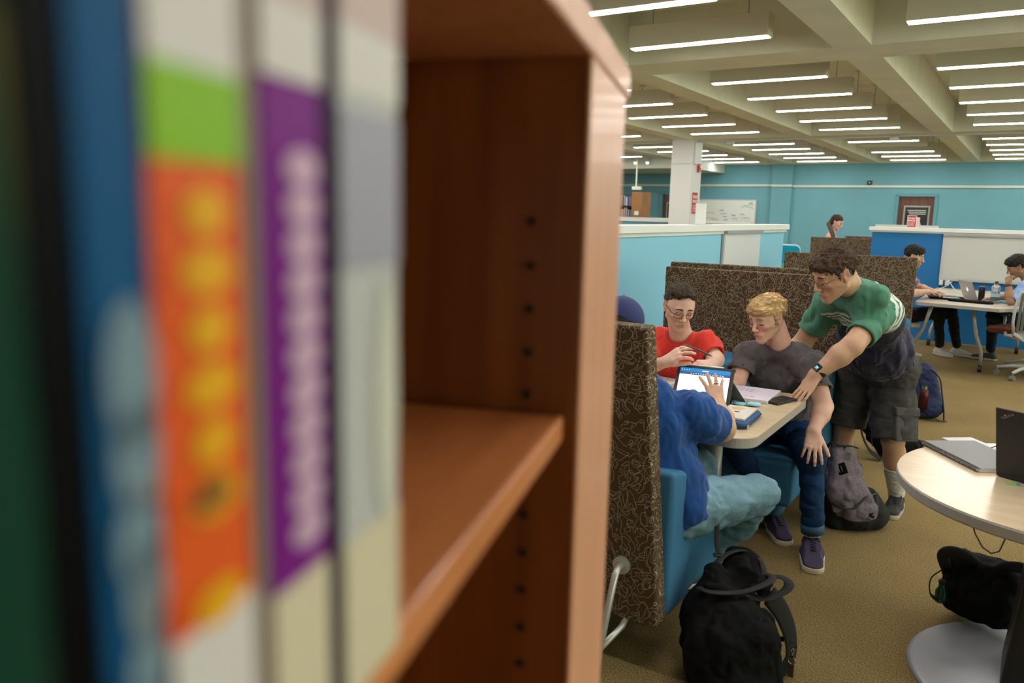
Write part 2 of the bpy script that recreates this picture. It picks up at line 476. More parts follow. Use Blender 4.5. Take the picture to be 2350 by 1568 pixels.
# ------------------------------------------------------------ white column
colm = structure('column', MB().box(-6.14, -5.72, 15.1, 15.64, 0, ZB), M_white)
cdt = MB().tube([(-5.705, 15.2, ZB), (-5.705, 15.2, 2.62), (-5.705, 15.42, 2.60), (-5.705, 15.42, 2.55)], .012, 6)
cdt.tube([(-6.14, 15.09, 2.62), (-5.72, 15.09, 2.62)], .008, 6)
tag(cdt.build('alarm_conduit', M_white), 'thin white conduit running down the white column to the fire alarm', 'pipe')
al = thing('fire_alarm', 'red fire alarm strobe on the right side of white column', 'alarm', (-5.72, 15.46, 2.47))
MB().box(0, .04, -.06, .06, 0, .16).build('housing', M_red, al, bevel=.005)
MB().box(.04, .07, -.03, .045, .07, .13).build('lens', M_text, al, bevel=.01)
sg = thing('column_sign', 'tall narrow red study space sign on the white column', 'sign', (-5.72, 15.36, 1.66))
MB().box(0, .012, -.13, .13, 0, .41).build('board', M_red, sg)
Ms = frame((.0135, -.122, .30), (0, 1, 0), (0, 0, 1))
text_mesh('STUDY', .075, sg, 'lettering', M_text, Ms, bold=.0025)
text_mesh('SPACE', .075, sg, 'lettering', M_text, frame((.0135, -.122, .215), (0, 1, 0), (0, 0, 1)), bold=.0025)
l = MB()
for k in range(5): l.box(.012, .0135, -.11, .09 - .03 * (k % 2), .155 - .03 * k, .163 - .03 * k)
l.build('small_print', M_text, sg)

# ------------------------------------------------------------ wall whiteboard
wb = thing('wall_whiteboard', 'large whiteboard with coloured marker notes on the far teal wall', 'whiteboard', (-7.75, YW - .1, 1.0))
MB().box(-1.05, 1.05, .05, .1, 0, 1.1).build('frame', M_lgrey, wb)
MB().box(-1.02, 1.02, .04, .05, .03, 1.07).build('writing_surface', mat('whiteboard', (.72, .76, .72), .2), wb)
random.seed(5)
def scribble(mb, x, z, w, h, n=14):
    pts = []
    for i in range(n): pts.append((x + w * i / (n - 1) + random.uniform(-.01, .01), .037, z + random.uniform(-h, h)))
    mb.tube(pts, .005, 4)
for (col, items) in (((.55, .1, .08), [(-.5, .72, .35), (-.4, .55, .3), (-.35, .45, .2), (-.2, .5, .2)]),
                     ((.08, .08, .3), [(.0, .78, .12), (.05, .68, .15), (.1, .6, .12), (.15, .52, .1), (.35, .65, .12), (.38, .56, .15), (.4, .48, .12)]),
                     ((.05, .3, .2), [(.6, .68, .15), (.66, .58, .25), (.6, .48, .38), (.7, .38, .25), (.6, .28, .35), (.6, .9, .2), (.85, 1.0, .1), (.7, .95, .28), (.8, .88, .18)])):
    for it in items:
        q = MB(); scribble(q, it[0], it[1], it[2], .03); q.build('marker_note', mat('marker_%d' % int(col[0] * 100), col, .5), wb)

# ------------------------------------------------------------ partitions
M_lblue = mat('light_blue_panel', (0.215, 0.52, 0.70), 0.55, bump=.0003, bscale=200)
M_blue = mat('blue_panel', (0.002, 0.135, 0.37), 0.65, bump=.0003, bscale=300)
M_cap = mat('white_cap', (0.74, 0.76, 0.74), 0.45)
M_wbd = mat('small_whiteboard', (0.66, 0.68, 0.70), 0.25)
pt = thing('light_blue_partition', 'light blue low partition with white cap running behind the near booths', 'partition', (-2.28, 6.8, 0))
MB().box(-.10, 0, -2.6, .02, 0, 1.48).build('panel', M_lblue, pt)
MB().box(-.115, -.01, .04, 2.12, 0, 1.48).build('panel', M_lblue, pt)
MB().box(-.14, .035, -2.6, 2.17, 1.50, 1.555).build('cap', M_cap, pt, bevel=.004)
MB().box(-.11, .012, -2.6, 2.13, 1.475, 1.502).build('cap_channel', M_cap, pt)
sb = thing('partition_whiteboard', 'narrow portrait whiteboard hung on the light blue partition', 'whiteboard', (-2.285, 7.41, 1.0))
MB().box(0, .02, -.55, .55, -.42, .5).build('frame', M_lgrey, sb)
MB().box(.02, .025, -.53, .53, -.40, .47).build('writing_surface', M_wbd, sb)
MB().box(.0, .05, -.55, .55, .475, .505).build('hook_rail', M_grey, sb)
# sign holder standing on its cap
sh = thing('sign_holder', 'clear sign holder with white paper back standing on the light blue partition cap', 'sign', (-2.3, 6.34, 1.555))
MB().box(-.004, .004, -.115, .115, .0, .17).build('sheet', mat('paper', (.75, .75, .78), .5), sh)
MB().box(-.05, .05, -.12, .12, 0, .006).build('foot', M_lgrey, sh)
MB().box(-.008, .008, -.12, .12, .17, .178).build('top_edge', M_lgrey, sh)
# partitions further back on the left (only their caps and a strip show)
for (x0, x1, y0, y1, z, lab) in ((-9.6, -6.9, 17.6, 17.75, 1.55, 'pale partition nearest behind the light blue one, left of the column'),
                                 (-9.6, -4.7, 15.7, 15.85, 1.53, 'long pale partition behind the white column')):
    q = thing('rear_partition', lab, 'partition', ((x0 + x1) / 2, y0, 0)); w = (x1 - x0) / 2
    MB().box(-w, w, 0, .1, 0, z - .06).build('panel', mat('dull_blue_panel', (.16, .36, .45), .6), q)
    MB().box(-w - .03, w + .03, -.04, .14, z - .055, z).build('cap', M_cap, q)
bp = thing('blue_partition', 'deep blue low partition with white cap behind the meeting table', 'partition', (-1.92, 12.2, 0))
MB().box(0, .9, 0, .1, 0, 1.465).build('panel', M_blue, bp)
MB().box(.9, 4.2, .02, .1, 0, 1.465).build('panel', M_blue, bp)
MB().box(-.04, 4.2, -.04, .14, 1.48, 1.53).build('cap', M_cap, bp, bevel=.004)
MB().box(-.01, 4.2, -.015, .115, 1.46, 1.485).build('cap_channel', M_cap, bp)
wb2 = thing('meeting_whiteboard', 'wide blank whiteboard on the blue partition beside the meeting table', 'whiteboard', (-.1, 12.2, .84))
MB().box(-.93, .93, -.03, -.0, 0, .62).build('frame', M_lgrey, wb2)
MB().box(-.90, .90, -.036, -.03, .025, .585).build('writing_surface', mat('whiteboard_warm', (.50, .51, .49), .4), wb2)
MB().box(-.93, .93, -.05, -.03, .59, .62).build('top_rail', M_grey, wb2)
bp2 = thing('low_rear_partition', 'short white capped partition behind the blue partition and red sign', 'partition', (-2.0, 16.2, 0))
MB().box(-.48, .5, 0, .1, 0, 1.47).build('panel', mat('dull_blue_panel', (.16, .36, .45), .6), bp2)
MB().box(-.5, .52, -.05, .15, 1.48, 1.54).build('cap', M_cap, bp2)
s2 = thing('table_sign', 'red and white study space sign standing on the blue partition cap', 'sign', (-1.44, 12.25, 1.53), .05)
MB().box(-.058, .058, -.006, .006, 0, .165).build('holder', M_text, s2)
MB().box(-.052, .052, -.008, -.006, .006, .158).build('sheet', M_red, s2)
text_mesh('STUDY', .031, s2, 'lettering', M_text, frame((-.049, -.0085, .115), (1, 0, 0), (0, 0, 1)), bold=.0012)
text_mesh('SPACE', .031, s2, 'lettering', M_text, frame((-.049, -.0085, .083), (1, 0, 0), (0, 0, 1)), bold=.0012)
l = MB()
for k in range(5): l.box(-.046, .04 - .01 * (k % 2), -.0088, -.008, .066 - .011 * k, .069 - .011 * k)
l.build('small_print', M_text, s2)
s3 = thing('table_sign', 'pale pink back of a second sign just behind the red study space sign', 'sign', (-1.40, 12.28, 1.53), .6)
MB().box(-.03, .06, -.003, .003, 0, .14).build('holder', mat('pale_pink', (.6, .42, .42), .5), s3)
# outlets with chargers
for k, x in enumerate((-1.0, -.93)):
    o = thing('power_outlet', ('left' if k == 0 else 'right') + ' white power outlet with charger on the blue partition', 'outlet', (x, 12.2, .77))
    MB().box(-.025, .025, -.02, 0, 0, .09).build('plate', M_cap, o, bevel=.003)
    MB().box(-.02, .02, -.06, -.02, .01, .07).build('charger', M_cap, o, bevel=.006)

# ------------------------------------------------------------ far bookcase (left)
def far_case(x, y, w, label, books):
    t = thing('library_bookcase', label, 'bookcase', (x, y, 0))
    mw = mat('far_wood', (.30, .14, .045), .5, noise=.1, nscale=3)
    return t, mw
fc, mw = far_case(-9.3, 19.6, 1.1, 'tall oak-ended library bookcase with books at far left', None)
MB().box(-.75, -.35, 0, .55, 0, 2.28).build('end_panel', mw, fc)
MB().box(.28, .58, 0, .55, 0, 2.2).build('end_panel', mw, fc)
MB().box(-.35, .28, .3, .32, .1, 2.15).build('back', mat('steel_dark', (.04, .04, .04), .5), fc)
for z in (1.15, 1.5, 1.84): MB().box(-.35, .28, .02, .3, z - .03, z).build('shelf', M_dark, fc)
MB().box(-.58, -.46, -.01, 0, 1.62, 1.72).build('card_holder', M_cap, fc); MB().box(.37, .49, -.01, 0, 1.6, 1.7).build('card_holder', M_cap, fc)
random.seed(11)
bcols = [(.55, .5, .45), (.02, .02, .03), (.03, .08, .3), (.04, .2, .4), (.5, .1, .06), (.06, .06, .06), (.6, .6, .55), (.15, .2, .1), (.3, .05, .1), (.5, .35, .2)]
ordn = 'first second third fourth fifth sixth seventh eighth ninth tenth eleventh twelfth thirteenth fourteenth fifteenth sixteenth seventeenth eighteenth nineteenth twentieth twenty-first twenty-second twenty-third twenty-fourth'.split()
bnames = ['cream', 'black', 'navy', 'blue', 'orange', 'charcoal', 'grey', 'olive', 'maroon', 'tan']
for zi, z in enumerate((1.15, 1.5, 1.84)):
    x = -.33; n = 0
    while x < .24:
        w = random.uniform(.022, .045); h = random.uniform(.22, .29)
        c = bcols[random.randrange(len(bcols))]
        b = MB().box(0, w * .93, 0, .2, 0, h).build('book', mat('book_%d' % bcols.index(c), c, .5)); b.location = (-9.3 + x, 19.64, z + .001)
        n += 1
        tag(b, '%s library book, %s from the left on the %s shelf of the far bookcase' % (bnames[bcols.index(c)], ordn[n - 1], ('lowest', 'middle', 'top')[zi]), 'book', 'books on the %s shelf of the far bookcase' % ('lowest', 'middle', 'top')[zi])
        x += w
# white pipe with lamp over the bookcase
tag(MB().tube([(-9.05, 19.9, ZB), (-9.05, 19.9, 2.35)], .022, 8).box(-9.15, -8.9, 19.85, 19.95, 2.26, 2.35).build('drop_pole', M_cream), 'cream power pole dropping from the ceiling onto the far bookcase', 'pole')

# ------------------------------------------------------------ near bookcase and its books
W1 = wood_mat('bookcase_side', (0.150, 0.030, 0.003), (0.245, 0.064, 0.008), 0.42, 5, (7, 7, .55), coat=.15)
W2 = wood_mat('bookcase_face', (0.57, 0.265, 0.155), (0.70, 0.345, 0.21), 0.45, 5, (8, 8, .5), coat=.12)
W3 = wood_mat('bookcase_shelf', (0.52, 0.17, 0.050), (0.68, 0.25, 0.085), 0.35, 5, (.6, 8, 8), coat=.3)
th = R_(18.6)
bc = thing('bookcase', 'varnished cherry wood library bookcase close to the camera', 'bookcase', (-.11 * math.cos(th), -.11 * math.sin(th), 0), R_(90 + 18.6))
# local: x along the front, y into the case, z up
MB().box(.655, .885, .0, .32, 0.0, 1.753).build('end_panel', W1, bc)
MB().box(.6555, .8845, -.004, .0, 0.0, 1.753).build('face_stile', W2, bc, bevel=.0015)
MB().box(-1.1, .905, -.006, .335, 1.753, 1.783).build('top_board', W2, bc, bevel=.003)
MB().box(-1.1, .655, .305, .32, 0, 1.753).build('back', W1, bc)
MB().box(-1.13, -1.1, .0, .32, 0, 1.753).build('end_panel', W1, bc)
for z in (1.46, 1.07, .7, .33): 
    MB().box(-1.1, .645, .008, .30, z - .022, z).build('shelf', W3, bc, bevel=.002)
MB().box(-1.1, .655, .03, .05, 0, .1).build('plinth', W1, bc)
for z in [1.622 - .037 * k for k in range(5)] + [1.365 - .0358 * k for k in range(6)]:
    MB().cyl((.6555, .042, z), (.6535, .042, z), .0042, 14, k=0).cyl((.6536, .042, z), (.6532, .042, z), .0036, 14, k=1).build('pin_hole', [mat('hole_rim', (.12, .05, .02), .3, metal=.2), mat('hole_dark', (.006, .003, .002), .9)], bc)
def near_book(x0, x1, h, label, bands, dep=.2, cat='book', deco=None, rough=.25, y0=.004):
    """bands: [(z0, z1, material)] on the spine, z above the shelf"""
    w = x1 - x0 - .0006
    t = thing('book', label, cat, tuple(bc.matrix_basis @ Vector((x0, y0, 1.4603))), R_(90 + 18.6))
    t.location = (bc.location.x + x0 * math.cos(R_(108.6)) - y0 * math.sin(R_(108.6)), bc.location.y + x0 * math.sin(R_(108.6)) + y0 * math.cos(R_(108.6)), 1.4603)
    MB().box(.0012, w - .0012, .004, dep - .003, .002, h - .003).build('pages', mat('page_block', (.55, .5, .4), .8), t)
    c = MB(); ms = []
    c.box(0, .0014, .0, dep, 0, h).box(w - .0014, w, 0, dep, 0, h)
    c.box(0, w, 0.0, .003, 0, h)
    c.build('cover', bands[0], t, bevel=.0004)
    for (z0, z1, m, nm) in bands[1]:
        MB().box(.0003, w - .0003, -.0007, .0002, z0, z1).build(nm, m, t)
    if deco:
        for (nm, m, items) in deco:
            q = MB()
            for (cx, cz, rx, rz_) in items:
                q.tube([(w * cx + w * rx * math.cos(a), -.0009, cz + rz_ * math.sin(a)) for a in [k * math.pi / 8 for k in range(16)]], .0001, 3, closed=True)
                vs = [(w * cx + w * rx * math.cos(k * math.pi / 8), -.0010, cz + rz_ * math.sin(k * math.pi / 8)) for k in range(16)]
                q.add(vs, [tuple(range(15, -1, -1))])
            q.build(nm, m, t)
    return t
g = lambda n, c, r=.5: mat('cover_' + n, c, r, spec=.05 if max(c) < .06 else (.12 if max(c) < .25 else .25))
LW = g('label_white', (.64, .60, .62)); LP = g('label_pink', (.55, .40, .40)); LB = g('label_beige', (.62, .55, .42))
random.seed(3)
near_book(.045, .110, .262, 'dark green book with brown and yellow spine at the left edge of photo', (g('dkgreen', (.010, .050, .032)), [(.02, .20, g('olive', (.075, .060, .010)), 'spine_print')]), deco=[('spine_print', g('darkgreen2', (.008, .04, .026)), [(.80, .12, .20, .11)])])
near_book(.1106, .1225, .262, 'thin black filler book for the shaded gap between the green and blue books', (g('black', (.002, .002, .003)), []))  # shaded gap between the two books, put in as a black volume
near_book(.123, .1415, .262, 'blue book with pale blue abstract drawing on its spine', (g('blue', (.003, .075, .22)), [(0, .028, g('navy2', (.004, .03, .14)), 'spine_band'), (.215, .262, g('blue2', (.003, .05, .17)), 'spine_band')]),
          deco=[('spine_drawing', g('pale', (.17, .25, .34)), [(.6, .135, .4, .016), (.62, .118, .38, .012), (.58, .1, .36, .010), (.66, .088, .33, .012), (.6, .07, .3, .009), (.72, .058, .25, .010), (.62, .045, .25, .008)]), ('spine_drawing', g('pale2', (.38, .39, .42)), [(.7, .110, .25, .0025), (.7, .083, .2, .008), (.75, .055, .2, .007)])])
near_book(.142, .1755, .264, 'orange and lime green book with yellow spine lettering', (g('orange', (.72, .095, .012)), [(0, .07, LW, 'call_number_label'), (.179, .199, g('lime', (.22, .46, .01)), 'spine_band'), (.199, .222, LW, 'label'), (.222, .262, LP, 'label')]),
          deco=[('spine_lettering', g('yellow', (.75, .36, .005)), [(.55, .168 - .0135 * k, .24 + .05 * (k % 2), .0055) for k in range(8) if k != 6]), ('spine_mark', g('purple3', (.07, .01, .1)), [(.5, .101, .22, .004)])])
near_book(.176, .1832, .25, 'thin greyish tan book between the orange and the purple book', (g('tan', (.26, .19, .15), .6), []))
near_book(.1838, .2172, .264, 'purple book with pale pink vertical spine lettering', (g('purple', (.185, .010, .235)), [(0, .061, LB, 'call_number_label'), (.203, .222, LW, 'label'), (.222, .262, LP, 'label')]),
          deco=[('spine_lettering', g('lilac', (.56, .36, .54)), [(.62, .180 - .0105 * k, .28, .0052) for k in range(11)])])
near_book(.2178, .2268, .262, 'thin dark purple book right of the bright purple one', (g('dkpurple', (.030, .012, .045)), []))
near_book(.2274, .2745, .264, 'thick pale grey book with cream call number label, last before the empty shelf', (g('palegrey', (.47, .47, .50)), [(0, .058, LB, 'call_number_label'), (.15, .2, g('lav', (.33, .32, .42)), 'spine_band'), (.205, .225, LW, 'label'), (.225, .262, LP, 'label')]),
          deco=[('spine_print', g('offwhite', (.60, .59, .54)), [(.75, .1, .2, .045)])])
x = .04
for k, c in enumerate(((.02, .02, .05), (.3, .02, .02), (.4, .38, .3), (.02, .1, .05))):
    near_book(x - .032, x - .001, .25, 'book beyond the left edge of photo, %s colour' % ('navy', 'red', 'buff', 'green')[k], (g('x%d' % k, c), [])); x -= .033
# ------------------------------------------------------------ soft-body modeller: smooth distance fields turned into one mesh
_rng = np.random.default_rng(7)
_PERM = _rng.random((32, 32, 32)).astype(np.float32)
def vnoise(P, scale, seed=0):
    """value noise on points P (...,3) -> -1..1"""
    q = P * scale + seed * 7.31 + 100.0
    i = np.floor(q).astype(np.int32); f = (q - i).astype(np.float32); f = f * f * (3 - 2 * f)
    i &= 31; j = (i + 1) & 31
    X0, Y0, Z0 = i[..., 0], i[..., 1], i[..., 2]; X1, Y1, Z1 = j[..., 0], j[..., 1], j[..., 2]
    fx, fy, fz = f[..., 0], f[..., 1], f[..., 2]
    a = _PERM[X0, Y0, Z0] * (1 - fx) + _PERM[X1, Y0, Z0] * fx
    b = _PERM[X0, Y1, Z0] * (1 - fx) + _PERM[X1, Y1, Z0] * fx
    c = _PERM[X0, Y0, Z1] * (1 - fx) + _PERM[X1, Y0, Z1] * fx
    d = _PERM[X0, Y1, Z1] * (1 - fx) + _PERM[X1, Y1, Z1] * fx
    return ((a * (1 - fy) + b * fy) * (1 - fz) + (c * (1 - fy) + d * fy) * fz) * 2 - 1

class Field:
    def __init__(s, lo, hi, h):
        s.h = h; s.lo = np.array(lo, float) - 3 * h
        s.n = (np.ceil((np.array(hi, float) + 3 * h - s.lo) / h)).astype(int) + 1
        s.a = np.full(s.n, 0.2, np.float32)
    def _pts(s, sl):
        ax = [(s.lo[k] + s.h * np.arange(sl[k].start, sl[k].stop)).astype(np.float32) for k in range(3)]
        return np.stack(np.meshgrid(*ax, indexing='ij'), -1)
    def _win(s, lo, hi):
        i0 = np.maximum(np.floor((np.array(lo) - s.lo) / s.h).astype(int), 0)
        i1 = np.minimum(np.ceil((np.array(hi) - s.lo) / s.h).astype(int) + 1, s.n)
        if (i1 <= i0).any(): return None
        return tuple(slice(int(a), int(b)) for a, b in zip(i0, i1))
    def _mix(s, sl, d, k, op):
        A = s.a[sl]; d = d.astype(np.float32)
        if op == 'add':
            if k > 0:
                hh = np.clip(0.5 + 0.5 * (A - d) / k, 0, 1); s.a[sl] = A * (1 - hh) + d * hh - k * hh * (1 - hh)
            else: s.a[sl] = np.minimum(A, d)
        else:   # cut
            d = -d
            if k > 0:
                hh = np.clip(0.5 - 0.5 * (A - d) / k, 0, 1); s.a[sl] = A * (1 - hh) + d * hh + k * hh * (1 - hh)
            else: s.a[sl] = np.maximum(A, d)
    def cone(s, a, b, ra, rb=None, k=0.01, op='add', flat=None, fdir=None, clip=None):
        """tapered capsule; flat <1 squashes it along fdir"""
        rb = ra if rb is None else rb
        a = np.array(a, float); b = np.array(b, float); R = max(ra, rb); m = k + 3 * s.h
        sl = s._win(np.minimum(a, b) - R - m, np.maximum(a, b) + R + m)
        if sl is None: return s
        P = s._pts(sl) - a.astype(np.float32); ab = (b - a); L2 = ab @ ab + 1e-12
        if flat is not None:
            f = np.array(fdir, float); f /= np.linalg.norm(f)
            c = P @ f.astype(np.float32); abf = ab @ f
            t = np.clip((P @ ab.astype(np.float32)) / L2, 0, 1)
            Q = P - t[..., None] * ab.astype(np.float32)
            cq = Q @ f.astype(np.float32)
            Q = Q + (cq * (1 / flat - 1))[..., None] * f.astype(np.float32)
            r = ra + (rb - ra) * t
            L = np.sqrt((Q * Q).sum(-1))
            gscale = np.sqrt(((L + 1e-9) ** 2 + (cq * (1 / flat)) ** 2 * (1 / flat ** 2 - 1)) / (L + 1e-9) ** 2)
            d = (L - r) / gscale
        else:
            t = np.clip((P @ ab.astype(np.float32)) / L2, 0, 1)
            Q = P - t[..., None] * ab.astype(np.float32)
            d = np.sqrt((Q * Q).sum(-1)) - (ra + (rb - ra) * t)
        if clip is not None:
            for (cp, cn) in clip:
                cn = nrm(cn); d = np.maximum(d, (s._pts(sl) - np.array(cp, np.float32)) @ cn.astype(np.float32))
        s._mix(sl, d, k, op); return s
    hold = None
    def ell(s, c, r, rot=None, k=0.01, op='add'):
        if s.hold is not None and op == 'cut': s.hold.append((c, r, rot, k)); return s
        c = np.array(c, float); r = np.array(r, float)
        Rm = np.eye(3) if rot is None else np.array(rot, float)
        ext = np.sqrt(((Rm * r) ** 2).sum(1)); m = k + 3 * s.h
        sl = s._win(c - ext - m, c + ext + m)
        if sl is None: return s
        P = (s._pts(sl) - c.astype(np.float32)) @ Rm.astype(np.float32)
        k0 = np.sqrt(((P / r.astype(np.float32)) ** 2).sum(-1)); k1 = np.sqrt(((P / (r * r).astype(np.float32)) ** 2).sum(-1)) + 1e-6
        s._mix(sl, k0 * (k0 - 1) / k1, k, op); return s
    def box(s, c, hw, rot=None, rad=0.01, k=0.005, op='add'):
        c = np.array(c, float); hw = np.array(hw, float)
        Rm = np.eye(3) if rot is None else np.array(rot, float)
        ext = np.abs(Rm) @ hw; m = k + 3 * s.h + rad
        sl = s._win(c - ext - m, c + ext + m)
        if sl is None: return s
        P = np.abs((s._pts(sl) - c.astype(np.float32)) @ Rm.astype(np.float32)) - (hw - rad).astype(np.float32)
        d = np.sqrt((np.maximum(P, 0) ** 2).sum(-1)) + np.minimum(P.max(-1), 0) - rad
        s._mix(sl, d, k, op); return s
    def plane(s, p, n, k=0.0, lo=None, hi=None):
        """keep only the side the normal n points away from, inside the window lo..hi"""
        n = np.array(n, float); n /= np.linalg.norm(n)
        sl = tuple(slice(0, int(v)) for v in s.n) if lo is None else s._win(lo, hi)
        if sl is None: return s
        d = (s._pts(sl) - np.array(p, np.float32)) @ n.astype(np.float32)
        A = s.a[sl]
        if k: hh = np.clip(0.5 - 0.5 * (A - d) / k, 0, 1); s.a[sl] = A * (1 - hh) + d * hh + k * hh * (1 - hh)
        else: s.a[sl] = np.maximum(A, d)
        return s
    def wrinkle(s, amp, scale, seed=0, stretch=(1, 1, 1), ridge=False, mask=None, rot=None):
        near = np.argwhere(np.abs(s.a) < amp * 2 + 2 * s.h)
        if len(near) == 0: return s
        P = (s.lo + near * s.h).astype(np.float32)
        Q = P if rot is None else P @ np.array(rot, np.float32)
        Q = Q * np.array(stretch, np.float32)
        v = vnoise(Q, scale, seed) + 0.5 * vnoise(Q, scale * 2.1, seed + 3)
        if ridge: v = 1 - 2 * np.abs(v)
        w = amp * v
        if mask is not None: w = w * mask(P)
        s.a[near[:, 0], near[:, 1], near[:, 2]] += w.astype(np.float32)
        return s
    def mesh(s):
        A = s.a; n = A.shape
        ins = A < 0
        # cells that hold a sign change
        c = np.zeros((n[0] - 1, n[1] - 1, n[2] - 1), np.uint8)
        for dx in (0, 1):
            for dy in (0, 1):
                for dz in (0, 1):
                    c += ins[dx:n[0] - 1 + dx, dy:n[1] - 1 + dy, dz:n[2] - 1 + dz]
        act = (c > 0) & (c < 8)
        idx = np.full(act.shape, -1, np.int64); cells = np.argwhere(act); idx[act] = np.arange(len(cells))
        acc = np.zeros((len(cells), 3)); cnt = np.zeros(len(cells))
        corners = [(a, b, d) for a in (0, 1) for b in (0, 1) for d in (0, 1)]
        val = {k: A[cells[:, 0] + k[0], cells[:, 1] + k[1], cells[:, 2] + k[2]] for k in corners}
        for k in corners:
            for ax in range(3):
                if k[ax]: continue
                q = list(k); q[ax] = 1; q = tuple(q)
                v0, v1 = val[k], val[q]; m = (v0 < 0) != (v1 < 0)
                t = np.where(m, v0 / np.where(m, v0 - v1, 1), 0)
                p = np.zeros((len(cells), 3)); p[:] = k; p[:, ax] += t
                acc += p * m[:, None]; cnt += m
        V = (cells + acc / cnt[:, None]) * s.h + s.lo
        F = []
        for ax in range(3):
            u, v = (ax + 1) % 3, (ax + 2) % 3
            s0 = [slice(0, n[k]) for k in range(3)]; s1 = list(s0)
            s0[ax] = slice(0, n[ax] - 1); s1[ax] = slice(1, n[ax])
            ch = ins[tuple(s0)] != ins[tuple(s1)]
            e = np.argwhere(ch)
            e = e[(e[:, u] > 0) & (e[:, v] > 0) & (e[:, u] < n[u] - 1) & (e[:, v] < n[v] - 1)]
            flip = ins[e[:, 0], e[:, 1], e[:, 2]]
            def cc(du, dv):
                q = e.copy(); q[:, u] -= du; q[:, v] -= dv; return idx[q[:, 0], q[:, 1], q[:, 2]]
            quad = np.stack([cc(1, 1), cc(0, 1), cc(0, 0), cc(1, 0)], 1)
            quad[~flip] = quad[~flip][:, ::-1]
            F.append(quad)
        F = np.concatenate(F)
        return V, F[(F >= 0).all(1)]

def np_mesh(name, V, F, m, parent=None, colors=None, smooth=True, relax=1, fix=None):
    used = np.unique(F); remap = np.full(len(V), -1, np.int64); remap[used] = np.arange(len(used)); V = V[used]; F = remap[F]
    if relax:
        for _ in range(relax):
            acc = np.zeros_like(V); cnt = np.zeros(len(V))
            for a, b in ((0, 1), (1, 2), (2, 3), (3, 0)):
                np.add.at(acc, F[:, a], V[F[:, b]]); np.add.at(acc, F[:, b], V[F[:, a]])
                np.add.at(cnt, F[:, a], 1); np.add.at(cnt, F[:, b], 1)
            V = V * .5 + .5 * acc / np.maximum(cnt, 1)[:, None]
    me = bpy.data.meshes.new(name)
    me.vertices.add(len(V)); me.vertices.foreach_set('co', V.astype(np.float32).ravel())
    me.loops.add(F.size); me.loops.foreach_set('vertex_index', F.astype(np.int32).ravel())
    me.polygons.add(len(F)); me.polygons.foreach_set('loop_start', np.arange(0, F.size, 4, dtype=np.int32))
    me.polygons.foreach_set('loop_total', np.full(len(F), 4, np.int32))
    me.update(calc_edges=True)
    me.polygons.foreach_set('use_smooth', np.ones(len(F), bool) if smooth else np.zeros(len(F), bool))
    if colors is not None:
        C = colors(V) if callable(colors) else colors
        at = me.color_attributes.new('Col', 'FLOAT_COLOR', 'POINT')
        C4 = np.ones((len(V), 4), np.float32); C4[:, :3] = C
        at.data.foreach_set('color', C4.ravel())
    for q in (m if isinstance(m, (list, tuple)) else [m]): me.materials.append(q)
    me.validate()
    o = bpy.data.objects.new(name, me); COL.objects.link(o)
    if parent is not None:
        o.parent = parent
        o.matrix_parent_inverse = parent.matrix_basis.inverted()
    return o
A = lambda *v: np.array(v, float)
def nrm(v): v = np.array(v, float); return v / (np.linalg.norm(v) + 1e-12)
def basis(fwd, up=(0, 0, 1)):
    """columns: right, forward, up"""
    f = nrm(fwd); r = nrm(np.cross(f, up)); u = np.cross(r, f)
    return np.stack([r, f, u], 1)
def merge(parts):
    V = []; F = []; n = 0
    for v, f in parts: V.append(v); F.append(f + n); n += len(v)
    return np.concatenate(V), np.concatenate(F)
# ------------------------------------------------------------ booths
M_sq = MATS['squiggle']
M_upb = mat('blue_upholstery', (0.045, 0.160, 0.300), 0.9, noise=.18, nscale=500, bump=.0006, bscale=900, spec=.15, stretch=(1, 1, .35))
M_tube = mat('silver_tube', (.52, .52, .53), .35, metal=.55)
M_table = wood_mat('pale_maple', (.55, .43, .28), (.66, .53, .36), .28, 4, (1, 7, 7), coat=.25)
M_edge = mat('table_edge', (.36, .335, .30), .4)

